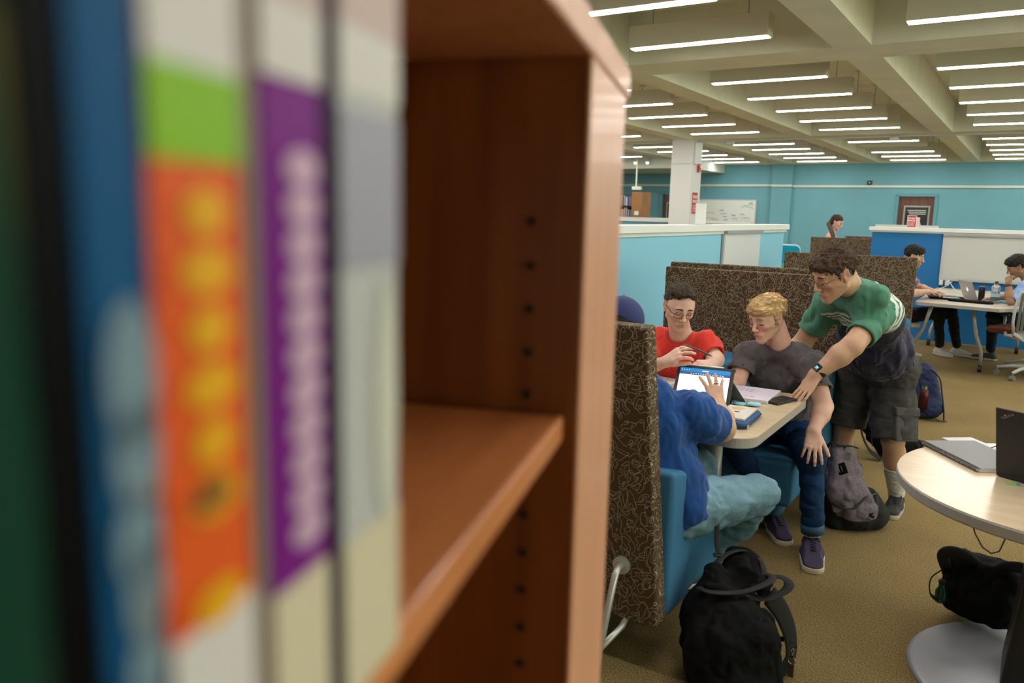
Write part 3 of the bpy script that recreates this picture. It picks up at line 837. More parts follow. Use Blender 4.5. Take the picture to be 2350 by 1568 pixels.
def booth(x0, x1, y, face, label, ztop=1.30, taper=0.0, cush=.77, group=None, seat_d=.80, bot=.20, rear=True, ct=.10, cb=.19, TH=.055):
    """face=+1: people sit looking to +y; y is the outer face of the high back"""
    L = (x1 - x0) / 2
    t = thing('booth_bench', label, 'booth', ((x0 + x1) / 2, y, 0), 0 if face > 0 else math.pi, group)
    tp = taper
    b = MB()
    def slab(y0, y1, z0, z1, l0, r0, l1, r1, yo=0.0):
        b.add([(-L + l0, y0, z0), (L - r0, y0, z0), (L - r0, y1, z0), (-L + l0, y1, z0), (-L + l1, y0 + yo, z1), (L - r1, y0 + yo, z1), (L - r1, y1 + yo, z1), (-L + l1, y1 + yo, z1)],
              [(3, 2, 1, 0), (4, 5, 6, 7), (0, 1, 5, 4), (1, 2, 6, 5), (2, 3, 7, 6), (3, 0, 4, 7)])
    slab(0, TH, bot, ztop, 0, 0, tp, tp)
    b.build('high_back', M_sq, t, bevel=.008)
    b = MB()
    k = 0.0
    b.add([(-L, TH, bot - .0), (L, TH, bot), (L, .056 + cb, bot), (-L, .056 + cb, bot), (-L + k, TH, cush), (L - k, TH, cush), (L - k, .056 + ct, cush - .03), (-L + k, .056 + ct, cush - .03)],
          [(3, 2, 1, 0), (4, 5, 6, 7), (0, 1, 5, 4), (1, 2, 6, 5), (2, 3, 7, 6), (3, 0, 4, 7)])
    b.build('back_cushion', M_upb, t, bevel=.022, seg=3, smooth=True)
    b = MB().box(-L + .01, L - .01, .23, seat_d, bot, .43)
    b.build('seat', M_upb, t, bevel=.028, seg=3, smooth=True)
    for s in (-1, 1):
        x = s * (L - .142)
        if not rear: MB().cyl((x, .1, 0), (x, .1, bot + .01), .018, 12).build('rear_leg', M_tube, t)
        if rear: MB().cyl((x, .0, .405), (x, -.012, .405), .032, 24).build('leg_flange', M_tube, t, smooth=False)
        if rear: MB().tube([(x, .0, .405), (x, -.035, .405), (x, -.055, .385), (x, -.075, .34), (x, -.215, .012)], .0125, 12).build('leg', M_tube, t, smooth=True)
        if rear: MB().tube([(x + s * .02, .02, bot + .01), (x + s * .02, -.02, bot - .015), (x, -.15, .155)], .011, 10).build('leg_brace', M_tube, t, smooth=True)
        MB().cyl((s * (L - .25), seat_d - .35, 0), (s * (L - .25), seat_d - .35, bot + .01), .018, 12).build('front_leg', M_tube, t)
    return t
booth(-2.02, -.957, 2.45, 1, 'booth bench nearest the camera, seen from its patterned back, aisle end', ztop=1.257, taper=.096, group=None, cush=.745, ct=.19, cb=.26, seat_d=.86, TH=.085)
booth(-1.97, -.87, 4.90, -1, 'booth bench with patterned high back behind the two seated students', ztop=1.30, cush=.80, seat_d=.98, rear=False, ct=.25, cb=.28)
booth(-1.99, -.90, 4.97, 1, 'booth bench standing back to back behind the two seated students', ztop=1.325, cush=.77, rear=False)
booth(-2.02, -.86, 8.00, -1, 'patterned booth bench in the second row, beyond the standing person', ztop=1.30, cush=.76)
booth(-3.02, -2.02, 13.5, -1, 'distant patterned booth bench left of the blue partition', ztop=1.33, rear=False)
booth(-2.72, -1.9, 14.6, 1, 'farthest booth bench, only its top shows left of the blue partition', ztop=1.34, rear=False)
# booth table
def table_top(name, outline, z, th, loc, label, cat='table'):
    t = thing(name, label, cat, loc)
    MB().prism(outline, z - .0015, z).build('laminate', M_table, t)
    MB().prism(outline, z - th, z - .0015).build('tabletop', M_edge, t, bevel=.002)
    return t
ol = rounded(-.585, .585, -.49, .49, (.10, .03, .03, .10), 8)
bt = table_top('booth_table', ol, .765, .042, (-1.425, 3.52, 0), 'pale wood laminate booth table with grey rounded edge between the two near benches')
MB().cyl((-.0 + .27, .0, .03), (.27, .0, .735), .05, 28).build('pedestal', mat('pedestal_grey', (.20, .19, .18), .35, metal=.3), bt, smooth=True)
MB().lathe([(.0, 0), (.25, 0), (.25, .012), (.06, .03), (0, .03)], 32, Matrix.Translation((.27, 0, 0))).build('base', mat('pedestal_grey', (.2, .19, .18), .35), bt, smooth=False)
ol2 = rounded(-.5, .5, -.38, .38, .05, 5)
bt2 = table_top('booth_table', ol2, .75, .03, (-1.5, 6.5, 0), 'booth table in the second row, hidden behind the high backs')
MB().cyl((0, 0, 0), (0, 0, .72), .05, 20).build('pedestal', MATS['pedestal_grey'], bt2)

# ------------------------------------------------------------ round table, right foreground
rt = thing('round_table', 'round pale wood table with thick grey edge and silver disc base at right', 'table', (.226, 3.214, 0))
RS = .985
MB().lathe([(0, .739), (.564, .739), (.5645, .7405), (0, .7405)], 96).build('laminate', M_table, rt)
MB().lathe([(0, .700), (.561, .700), (.567, .706), (.567, .735), (.563, .739), (0, .739)], 96).build('tabletop', M_edge, rt, smooth=False)
MB().prism([(-.165, -.14), (.165, -.14), (.165, .14), (-.165, .14)], .02, .70, top=[(-.11, -.10), (.11, -.10), (.11, .10), (-.11, .10)]).build('pedestal', mat('dark_pedestal', (.022, .022, .024), .4, metal=.3), rt, bevel=.02, seg=3)
MB().lathe([(0, 0), (.452, 0), (.455, .006), (.44, .016), (.10, .030), (0, .030)], 96, Matrix.Translation((-.015, .018, 0))).build('base', mat('base_silver', (.46, .47, .52), .35, metal=.35), rt, smooth=True)
cb = MB().tube([(-.30, -.395, .705), (-.285, -.41, .66), (-.26, -.425, .625), (-.235, -.435, .615), (-.215, -.43, .625), (-.205, -.42, .66), (-.20, -.41, .705)], .0022, 6).build('table_cable', M_dark, smooth=True)
cb.location = (.226, 3.214, 0); tag(cb, 'thin black cable looping below the round table edge', 'cable')

# ------------------------------------------------------------ meeting table far right
mo = [(-1.03, 9.78), (-1.0, 9.70), (-.23, 9.55), (.0, 9.86), (.0, 12.0), (-1.03, 12.0)]
mt = thing('meeting_table', 'pale meeting table with splayed silver legs against the blue partition', 'table', (-.5, 10.8, 0))
mol = [(x + .5, y - 10.8) for x, y in mo]
MB().prism(mol, .748, .75).build('laminate', mat('meeting_laminate', (.46, .41, .34), .35, noise=.05), mt)
MB().prism(mol, .715, .748).build('tabletop', M_edge, mt, bevel=.002)
for (x, y, sx, sy, cas) in ((-.38, -.80, -.17, .20, 0), (.02, -.90, .12, .10, 1), (-.38, .95, -.15, .0, 0), (.3, .95, .15, .0, 1)):
    MB().tube([(x, y, .72), (x + sx * .45, y + sy * .4, .42), (x + sx * .95, y + sy * .8, .24), (x + sx, y + sy, .2), (x + sx * 1.03, y + sy, .07)], [.024, .023, .022, .022, .018], 12, flat=.7).build('leg', M_tube, mt, smooth=True)
    wx, wy = x + sx * 1.03, y + sy
    MB().cyl((wx - .02, wy, .04), (wx + .02, wy, .04), .04, 20).cyl((wx, wy, .05), (wx, wy, .09), .012, 10).build('caster', M_dark, mt)

# ------------------------------------------------------------ swivel chairs
def swivel(label, loc, rz, mesh_col=(.12, .12, .12), seat_col=(.32, .30, .26)):
    t = thing('swivel_chair', label, 'chair', loc, rz)
    # faces +y
    MB().prism(rounded(-.24, .24, -.22, .24, .09, 6), .43, .475).build('seat', mat('seat_fabric_%d' % int(seat_col[0] * 99), seat_col, .9, noise=.3, nscale=120), t, bevel=.015, seg=3, smooth=True)
    fr = MB(); pts = [(-.22, -.24, .50), (-.24, -.28, .62), (-.235, -.30, .80), (-.20, -.31, .93), (0, -.315, .95), (.20, -.31, .93), (.235, -.30, .80), (.24, -.28, .62), (.22, -.24, .50)]
    fr.tube(pts, .014, 8); fr.tube([(-.22, -.24, .50), (-.12, -.2, .43), (0, -.1, .40), (.12, -.2, .43), (.22, -.24, .50)], .02, 8)
    fr.build('back_frame', M_lgrey, t, smooth=True)
    b = MB()
    for i in range(12):
        x = -.19 + .0345 * i
        b.tube([(x, -.265, .53), (x, -.292, .68), (x, -.302, .80), (x * .95, -.31, .93)], .0155, 6, flat=.3, up=(0, 1, 0))
    b.build('back_slats', mat('back_mesh_%d' % int(mesh_col[0] * 99), mesh_col, .6), t)
    for s in (-1, 1):
        MB().tube([(s * .22, -.22, .47), (s * .27, -.12, .46), (s * .28, -.05, .55), (s * .28, .0, .66)], .016, 8).build('arm_post', M_lgrey, t, smooth=True)
        MB().prism(rounded(s * .28 - .03, s * .28 + .03, -.12, .12, .028, 5), .66, .685).build('armrest', M_dark, t, bevel=.006)
    MB().cyl((0, 0, .12), (0, 0, .43), .026, 14).cyl((0, 0, .09), (0, 0, .16), .045, 14).build('gas_post', M_dark, t)
    for i in range(5):
        a = 2 * math.pi * i / 5 + .3
        MB().tube([(.03 * math.cos(a), .03 * math.sin(a), .125), (.17 * math.cos(a), .17 * math.sin(a), .115), (.30 * math.cos(a), .30 * math.sin(a), .085)], [.024, .02, .016], 8).build('base_arm', M_lgrey, t, smooth=True)
        cx, cy = .30 * math.cos(a), .30 * math.sin(a)
        MB().cyl((cx - .022 * math.sin(a), cy + .022 * math.cos(a), .028), (cx + .022 * math.sin(a), cy - .022 * math.cos(a), .028), .028, 16).cyl((cx, cy, .03), (cx, cy, .085), .009, 8).build('caster', mat('caster_grey', (.16, .16, .16), .4), t)
    return t
swivel('grey swivel chair under the person in the light blue shirt, back to the right edge', (.17, 10.42, 0), R_(90))
swivel('grey slatted swivel chair nearest at the right edge in front of the meeting table', (.10, 9.93, 0), R_(8))
swivel('pale swivel chair under the person in the plaid shirt', (-1.25, 10.15, 0), R_(-80))
# teal shell chair far back
tc = thing('shell_chair', 'small teal plastic chair against the far wall left of the booths', 'chair', (-2.92, 11.6, 0), R_(10))
ol = rounded(-.17, .17, -.13, .13, .07, 6)
MB().prism([(x, y) for x, y in ol], -.012, .012, frame((0, .12, 1.11), (1, 0, 0), (0, -.2, 1))).build('backrest', mat('teal_plastic', (.0, .30, .48), .4), tc, bevel=.008, smooth=True)
MB().prism([(x * 1.03, y * 1.03 + .003) for x, y in ol], -.010, .008, frame((0, .135, 1.115), (1, 0, 0), (0, -.2, 1))).build('rim', M_cap, tc)
MB().prism(rounded(-.2, .2, -.2, .2, .06, 5), .78, .80).build('seat', MATS['teal_plastic'], tc, bevel=.006)
for sx in (-1, 1):
    for sy in (-1, 1): MB().cyl((sx * .15, sy * .15, .78), (sx * .2, sy * .2, 0), .012, 8).build('leg', M_tube, tc)
    MB().cyl((sx * .1, .17, .8), (sx * .1, .15, 1.05), .01, 8).build('back_post', M_tube, tc)
# ------------------------------------------------------------ people
def head_prims(F, c, B, s=1.0, jaw=1.0, nose=1.0, chin=1.0, beard=0):
    L = lambda x, y, z: c + B @ (A(x, y, z) * s)
    F.ell(L(0, -.014, .034), A(.0745, .094, .080) * s, B, k=.01)
    F.ell(L(0, .022, .010), A(.066, .068, .088) * s, B, k=.02)
    F.ell(L(0, .028, -.052), A(.053 * jaw, .056, .056) * s, B, k=.02)
    for q in (-1, 1):
        F.cone(L(q * .052 * jaw, -.002, -.052), L(q * .017, .070, -.098), .017 * s, .015 * s, k=.018)
        F.ell(L(q * .040, .058, -.022), A(.022, .021, .016) * s, B, k=.016)
        F.ell(L(q * .060, .02, .0), A(.012, .03, .04) * s, B, k=.015)
    F.ell(L(0, .076, -.104), A(.021, .016 * chin, .016) * s, B, k=.014)
    F.ell(L(0, .072, -.066), A(.028, .022, .026) * s, B, k=.012)
    F.cone(L(-.034, .076, .023), L(.034, .076, .023), .0115 * s, k=.012)
    for q in (-1, 1):
        F.ell(L(q * .031, .096, .004), A(.019, .015, .012) * s, B, k=.010, op='cut')
        F.ell(L(q * .031, .0725, .003), A(.0150, .0130, .0135) * s, B, k=.004)
        F.cone(L(q * .017, .083, .008), L(q * .045, .074, .0055), .0028 * s, .0026 * s, k=.004)     # upper lid fold
    F.cone(L(0, .084, .020), L(0, .108 * nose + .000, -.026), .0065 * s, .0095 * s, k=.010)
    F.ell(L(0, .109 * nose, -.030), A(.0115, .0105, .0095) * s, B, k=.006)
    for q in (-1, 1):
        F.ell(L(q * .0125, .099, -.034), A(.0075, .009, .0075) * s, B, k=.005)
        F.ell(L(q * .0065, .103, -.042), A(.0034, .0045, .003) * s, B, k=.003, op='cut')
    # lips
    for (a, b) in (((-.024, .083, -.066), (-.007, .0955, -.0605)), ((-.007, .0955, -.0605), (.007, .0955, -.0605)), ((.007, .0955, -.0605), (.024, .083, -.066))):
        F.cone(L(*a), L(*b), .0042 * s, .0050 * s, k=.004)
    for (a, b) in (((-.021, .083, -.068), (-.006, .0935, -.0725)), ((-.006, .0935, -.0725), (.006, .0935, -.0725)), ((.006, .0935, -.0725), (.021, .083, -.068))):
        F.cone(L(*a), L(*b), .0042 * s, .0054 * s, k=.004)
    for (a, b) in (((-.023, .089, -.067), (0, .1015, -.0665)), ((0, .1015, -.0665), (.023, .089, -.067))):
        F.cone(L(*a), L(*b), .0014 * s, .0016 * s, k=.003, op='cut')
    for q in (-1, 1):      # ears
        Re = B @ basis((q * .35, .0, 0.1) if False else (0, 1, 0), (0, 0, 1))
        e = lambda x, y, z: L(q * x, y, z)
        F.ell(e(.0755, -.008, -.002), A(.009, .018, .031) * s, B, k=.006)
        F.cone(e(.081, -.020, .024), e(.082, -.022, -.005), .0045 * s, .004 * s, k=.004)
        F.cone(e(.081, -.020, .024), e(.078, .0, .024), .0045 * s, .004 * s, k=.004)
        F.ell(e(.086, -.006, .000), A(.006, .010, .017) * s, B, k=.004, op='cut')
        F.ell(e(.077, .0, -.027), A(.005, .007, .009) * s, B, k=.004)

def skin_colors(base, c, B, s=1.0, beard=0.0, cheek=0.5, lipc=None, brow=None):
    base = A(*base)
    def f(V):
        P = (V - c) @ B / s
        C = np.tile(base, (len(V), 1))
        n = vnoise(V.astype(np.float32), 40, 2)[:, None] * .06
        C = C * (1 + n)
        def blob(cx, cy, cz, rx, ry, rz):
            return np.exp(-(((P[:, 0] - cx) / rx) ** 2 + ((P[:, 1] - cy) / ry) ** 2 + ((P[:, 2] - cz) / rz) ** 2))[:, None]
        red = A(1.0, .62, .58)
        for q in (-1, 1):
            w = blob(q * .042, .07, -.030, .022, .04, .018) * cheek
            C = C * (1 - w) + C * red * w
            w = blob(q * .078, -.008, 0, .014, .022, .035) * .5
            C = C * (1 - w) + C * red * w
        w = blob(0, .112, -.032, .016, .02, .012) * .5 * (cheek + .3)
        C = C * (1 - w) + C * red * w
        if beard:
            inb = np.clip((-.030 - P[:, 2]) / .02, 0, 1) * np.clip((P[:, 1] + .01) / .03, 0, 1) * np.clip((P[:, 2] + .125) / .01, 0, 1)
            mous = np.exp(-((P[:, 2] + .050) / .007) ** 2) * (np.abs(P[:, 0]) < .028) * (P[:, 1] > .07)
            w = (np.clip(inb + mous, 0, 1) * beard)[:, None]
            w = w * (1 - .6 * blob(0, .09, -.066, .02, .02, .006))
            C = C * (1 - w) + A(.045, .03, .022) * w
        lip = np.exp(-((P[:, 0] / .021) ** 4)) * np.exp(-(((P[:, 2] + .0665) / .0088) ** 4)) * (P[:, 1] > .078)
        lc = A(*(lipc or (.50, .15, .13)))
        C = C * (1 - .7 * lip[:, None]) + lc * .7 * lip[:, None]
        for q in (-1, 1):      # rims of the lowered lids
            w = blob(q * .031, .085, -.002, .017, .02, .010) * .22
            C = C * (1 - w) + C * A(.7, .5, .45) * w
        return np.clip(C, 0, 1)
    return f

HEADF = [None]
def on_skin(c, B, p, lift):
    F = HEADF[0]; p = np.array(p, float); f = B[:, 1]
    q = p + f * .03
    for _ in range(90):
        i = np.round((q - F.lo) / F.h).astype(int)
        if (i > 0).all() and (i < F.n).all() and F.a[tuple(i)] < lift: return tuple(q)
        q = q - f * .0007
    return tuple(p)
def face_bits(o, c, B, s, browcol, lash=(.02, .012, .008), glasses=None, openeye=0.0):
    L = lambda x, y, z: tuple(c + B @ (A(x, y, z) * s))
    m = MB()
    for q in (-1, 1):
        pts = [L(q * (.013 + .036 * t), .0925 - .020 * t * t - .002, .0215 + .008 * math.sin(math.pi * (.15 + .7 * t)) - .003 * t) for t in [i / 7 for i in range(8)]]
        pts = [on_skin(c, B, p_, .0) for p_ in pts]
        m.tube(pts, [.0030 * s, .0038 * s, .0042 * s, .0042 * s, .0038 * s, .0032 * s, .0024 * s, .0012 * s], 6)
    m.build('eyebrows', mat('brow_%02d%02d' % (int(browcol[0] * 99), int(browcol[1] * 99)), browcol, .8), o, smooth=True)
    m = MB()
    for q in (-1, 1):
        pts = []
        for i in range(9):
            a = -1 + 2 * i / 8
            pts.append(L(q * .031 + a * .0145, .0725 + .0136 * math.sqrt(max(0, 1 - (a * .93) ** 2)) + .0004, -.0035 - .0028 * (1 - a * a)))
        m.tube(pts, [.0006 * s] + [.0017 * s] * 7 + [.0006 * s], 5)
    m.build('eyelashes', mat('lash', lash, .7), o, smooth=True)
    if glasses:
        gm = glasses
        g = MB(); w, h = .0235, .0165
        for q in (-1, 1):
            cx, cz = q * .033, -.004
            ring = []
            for i in range(24):
                a = 2 * math.pi * i / 24; ca, sa = math.cos(a), math.sin(a)
                rx = w * math.copysign(abs(ca) ** .7, ca); rz_ = h * math.copysign(abs(sa) ** .7, sa)
                ring.append(L(cx + rx, .098 - .35 * abs(cx + rx) * .5 + .004, cz + rz_))
            g.tube(ring, .0013 * s, 5, closed=True)
            hx = cx + q * w
            g.tube([L(hx, .095, cz + .006), L(q * .070, .083, cz + .010), L(q * .0785, .035, .010), L(q * .081, -.004, .012), L(q * .080, -.03, .0), L(q * .078, -.036, -.012)], .0019 * s, 6)
        g.tube([L(-.010, .100, .0015), L(0, .103, .004), L(.010, .100, .0015)], .0009 * s, 5)
        g.build('glasses', gm, o, smooth=True)

KD = []
def hand(F, W, D, N, side, curl=(20, 20, 20, 20), curl2=None, spread=6, thumb=(.62, .62, -.25), s=1.0, tcurl=15, plen=.086, h=0):
    """W wrist, D direction to the knuckles, N out of the back of the hand, side +1 / -1: thumb lies on side * (D x N)"""
    D = nrm(D); N = A(*N); N = nrm(N - D * (N @ D)); T = np.cross(D, N) * side
    W = np.array(W, float)
    curl2 = curl2 or curl
    K = []
    for i, (o, f) in enumerate(((.030, .96), (.0105, 1.0), (-.0095, .97), (-.028, .89))):
        K.append(W + D * plen * f * s + T * o * s - N * (.002 if i in (0, 3) else 0))
        F.cone(W + T * o * .55 * s + D * .008, K[-1], .0150 * s, .0112 * s, k=.012, flat=.86, fdir=N)
    F.cone(W + D * .02 * s - T * .016 * s - N * .006 * s, W + D * .06 * s - T * .02 * s - N * .006 * s, .013 * s, .012 * s, k=.01)
    lens = (.070, .079, .073, .057); rad = (.0088, .0090, .0084, .0075)
    tips = []; KD.clear()
    for i in range(4):
        sp = R_(spread * (1.5 - i) * .9)
        d = nrm(D * math.cos(sp) + T * math.sin(sp)); p = K[i]
        ang = R_(curl[i]); segs = (.44, .31, .25)
        for j in range(3):
            axis_d = nrm(d * math.cos(ang) - N * math.sin(ang))
            q = p + axis_d * lens[i] * segs[j] * s
            F.cone(p, q, rad[i] * s * (1 - .09 * j), rad[i] * s * (1 - .09 * (j + 1)), k=.0035 if j else .006)
            p = q; ang += R_(curl2[i])
        tips.append(p); KD.append((K[i], d))
    tb = W + D * .022 * s + T * .022 * s - N * .006 * s
    td = nrm(D * thumb[0] + T * thumb[1] + N * thumb[2])
    p1 = tb + td * .038 * s; F.cone(W + D * .012 * s + T * .012 * s, p1, .0165 * s, .0118 * s, k=.012)
    F.cone(K[0] - D * .03 * s, tb + td * .015 * s, .010 * s, .012 * s, k=.012)
    td2 = nrm(td * math.cos(R_(tcurl)) + (D * .8 - N * .3) * math.sin(R_(tcurl)))
    p2 = p1 + td2 * .032 * s; F.cone(p1, p2, .0108 * s, .0098 * s, k=.004)
    td3 = nrm(td2 * math.cos(R_(tcurl)) + (D * .8 - N * .3) * math.sin(R_(tcurl)))
    F.cone(p2, p2 + td3 * .026 * s, .0098 * s, .0082 * s, k=.003)
    return tips

def torso(F, J, g=0.0, belly=0.0, w=1.0, k=.05, clip=None):
    f = J['tf']
    pel, wai, che, nek = J['pel'], J['wai'], J['che'], J['nek']
    side = nrm(J['shR'] - J['shL'])
    F.cone(pel - side * .055 * w, pel + side * .055 * w, .112 * w + g, k=k, flat=.86, fdir=f, clip=clip)
    F.cone(wai - side * .05 * w, wai + side * .05 * w, .100 * w + g + belly, k=k, flat=.86, fdir=f)
    F.cone(pel, wai, .135 * w + g, .125 * w + g + belly, k=k, flat=.8, fdir=f, clip=clip)
    F.cone(wai, che, .125 * w + g + belly, .135 * w + g, k=k, flat=.78, fdir=f)
    F.cone(che - side * .075 * w, che + side * .075 * w, .105 * w + g, k=k, flat=.9, fdir=f)
    up = che * .35 + nek * .65
    F.cone(up - side * .09 * w, up + side * .09 * w, .078 * w + g, k=k, flat=.8, fdir=f)
    for q in ('shL', 'shR'):
        F.cone(nek * .85 + che * .15, J[q], .050 * w + g, .052 * w + g, k=k * .6)

def person_base(name_label, J, skin, hair, cat='person'):
    p = thing('person', name_label, cat, (float(J['pel'][0]), float(J['pel'][1]), 0))
    return p

def build_body(p, J, skincol, sp, s=1.0, h=None, arms=True, armh=.0028, legs=False, headopt={}, col={}, torso_w=1.0):
    """head, neck, chest, arms with hands and bare legs as ONE skin mesh"""
    c, B = J['head'], J['B']
    h = h or .0026
    parts = []
    ext = A(.13, .13, .15)
    F = Field(np.minimum(c, J['nek']) - A(.15, .15, .13) * s, np.maximum(c, J['nek']) + ext * s, h)
    head_prims(F, c, B, s, **headopt)
    HEADF[0] = F
    nb = J['nek']; top = c + B @ (A(0, -.028, -.055) * s)
    F.cone(top, nb, .050 * s, .056 * s, k=.020)
    F.cone(c + B @ (A(0, -.05, .0) * s), nb - J['tf'] * .01, .045 * s, .055 * s, k=.02)
    torso(F, J, g=-.024, w=torso_w)
    V, Q = F.mesh(); parts.append((V, Q))
    r1, r2, r3 = J.get('armr', (.052, .043, .027))
    tips = {}
    for q in ('L', 'R'):
        if not arms or 'el' + q not in J: continue
        sh, el, wr = J['sh' + q], J['el' + q], J['wr' + q]
        hd = J.get('hand' + q)
        pts = [sh, el, wr] + ([wr + nrm(hd['D']) * .19] if hd else [])
        lo = np.min(pts, 0) - .09; hi = np.max(pts, 0) + .09
        F = Field(lo, hi, armh)
        F.cone(sh, el, r1 * s, r2 * s, k=.02)
        mid = el * .68 + wr * .32
        F.cone(el, mid, r2 * s, r2 * 1.02 * s, k=.015)
        F.cone(mid, wr, r2 * 1.0 * s, r3 * s, k=.02)
        if hd:
            Nn = A(*hd['N'])
            F.cone(wr, wr + nrm(hd['D']) * .02, r3 * s, .024 * s, k=.012, flat=.8, fdir=Nn)
            hh = dict(hd); hh.pop('D'); hh.pop('N')
            tips[q] = hand(F, wr, hd['D'], Nn, **hh); tips['K' + q] = list(KD)
        parts.append(F.mesh())
    if legs:
        for q in legs:
            hp, kn, an = J['hip' + q], J['kn' + q], J['an' + q]
            lo = np.min([kn, an, hp], 0) - .12; hi = np.max([kn, an, hp], 0) + .12
            F = Field(lo, hi, .004)
            F.cone(hp, kn, .085, .058, k=.03); F.cone(kn, kn * .68 + an * .32, .056, .057, k=.02)
            back = nrm(J['lf']) * -.018
            F.ell(kn * .66 + an * .34 + back, A(.05, .05, .10), k=.03)
            F.cone(kn * .6 + an * .4, an, .050, .036, k=.03)
            parts.append(F.mesh())
    # hidden core so that the figure is one body from neck to pelvis
    lo = np.min([J['pel'], J['che'], J['nek']], 0) - .25; hi = np.max([J['pel'], J['che'], J['nek']], 0) + .25
    F = Field(lo, hi, .014); torso(F, J, g=-.02, w=torso_w)
    for q in ('L', 'R'):
        if 'hip' + q in J and not J.get('noleg'): F.cone(J['pel'], J['hip' + q], .09, .08, k=.03)
    parts.append(F.mesh())
    V, Q = merge(parts)
    colf = skin_colors(skincol, c, B, s, **col)
    o = np_mesh('body', V, Q, sp, p, colors=colf, relax=1)
    return o, tips

def hair_strands(V, nrmls, n, length, rad, dirf, seed, lift=.3, steps=5, curl=0.0, jit=.25, F=None, hug=0.0):
    rr = random.Random(seed); out = MB()
    for _ in range(n):
        i = rr.randrange(len(V)); p = V[i].copy(); nn = nrmls[i]
        d = dirf(p, nn)
        if d is None: continue
        d = nrm(d + np.array([rr.gauss(0, jit) for _ in range(3)]))
        d = nrm(d - nn * (d @ nn) + nn * lift)
        if nn @ (p - V.mean(0)) < 0: continue
        pts = []; L_ = length * rr.uniform(.6, 1.3); ax = nrm(np.cross(nn, d)); ph = rr.uniform(0, 6.28); prev = p; dd = d
        for k in range(steps):
            if F is None:
                q = p + d * L_ * k / (steps - 1) - nn * (lift * L_ * 1.1 * (k / (steps - 1)) ** 2)
            elif k == 0: q = p
            else:
                q = prev + dd * L_ / (steps - 1)
                ii = np.clip(np.round((q - F.lo) / F.h).astype(int), 1, F.n - 2); a0 = F.a[tuple(ii)]
                gr = nrm([F.a[ii[0] + 1, ii[1], ii[2]] - F.a[ii[0] - 1, ii[1], ii[2]], F.a[ii[0], ii[1] + 1, ii[2]] - F.a[ii[0], ii[1] - 1, ii[2]], F.a[ii[0], ii[1], ii[2] + 1] - F.a[ii[0], ii[1], ii[2] - 1]])
                if a0 < .15: q = q - gr * np.clip(a0 - .0006 - hug * k / (steps - 1), -.008, .008); dd = nrm(dd - gr * (dd @ gr))
                prev = q
            if curl: q = q + (ax * math.sin(ph + k * 1.9) + nn * math.cos(ph + k * 1.9)) * curl
            pts.append(tuple(q))
        out.tube(pts, [rad * (1 - .75 * k / (steps - 1)) for k in range(steps)], 3)
    return out

def normals_of(F, V):
    h = F.h; A_ = F.a
    g = np.stack(np.gradient(A_), -1)
    i = np.clip(((V - F.lo) / h).round().astype(int), 0, F.n - 1)
    n = g[i[:, 0], i[:, 1], i[:, 2]]; return n / (np.linalg.norm(n, axis=1, keepdims=True) + 1e-9)

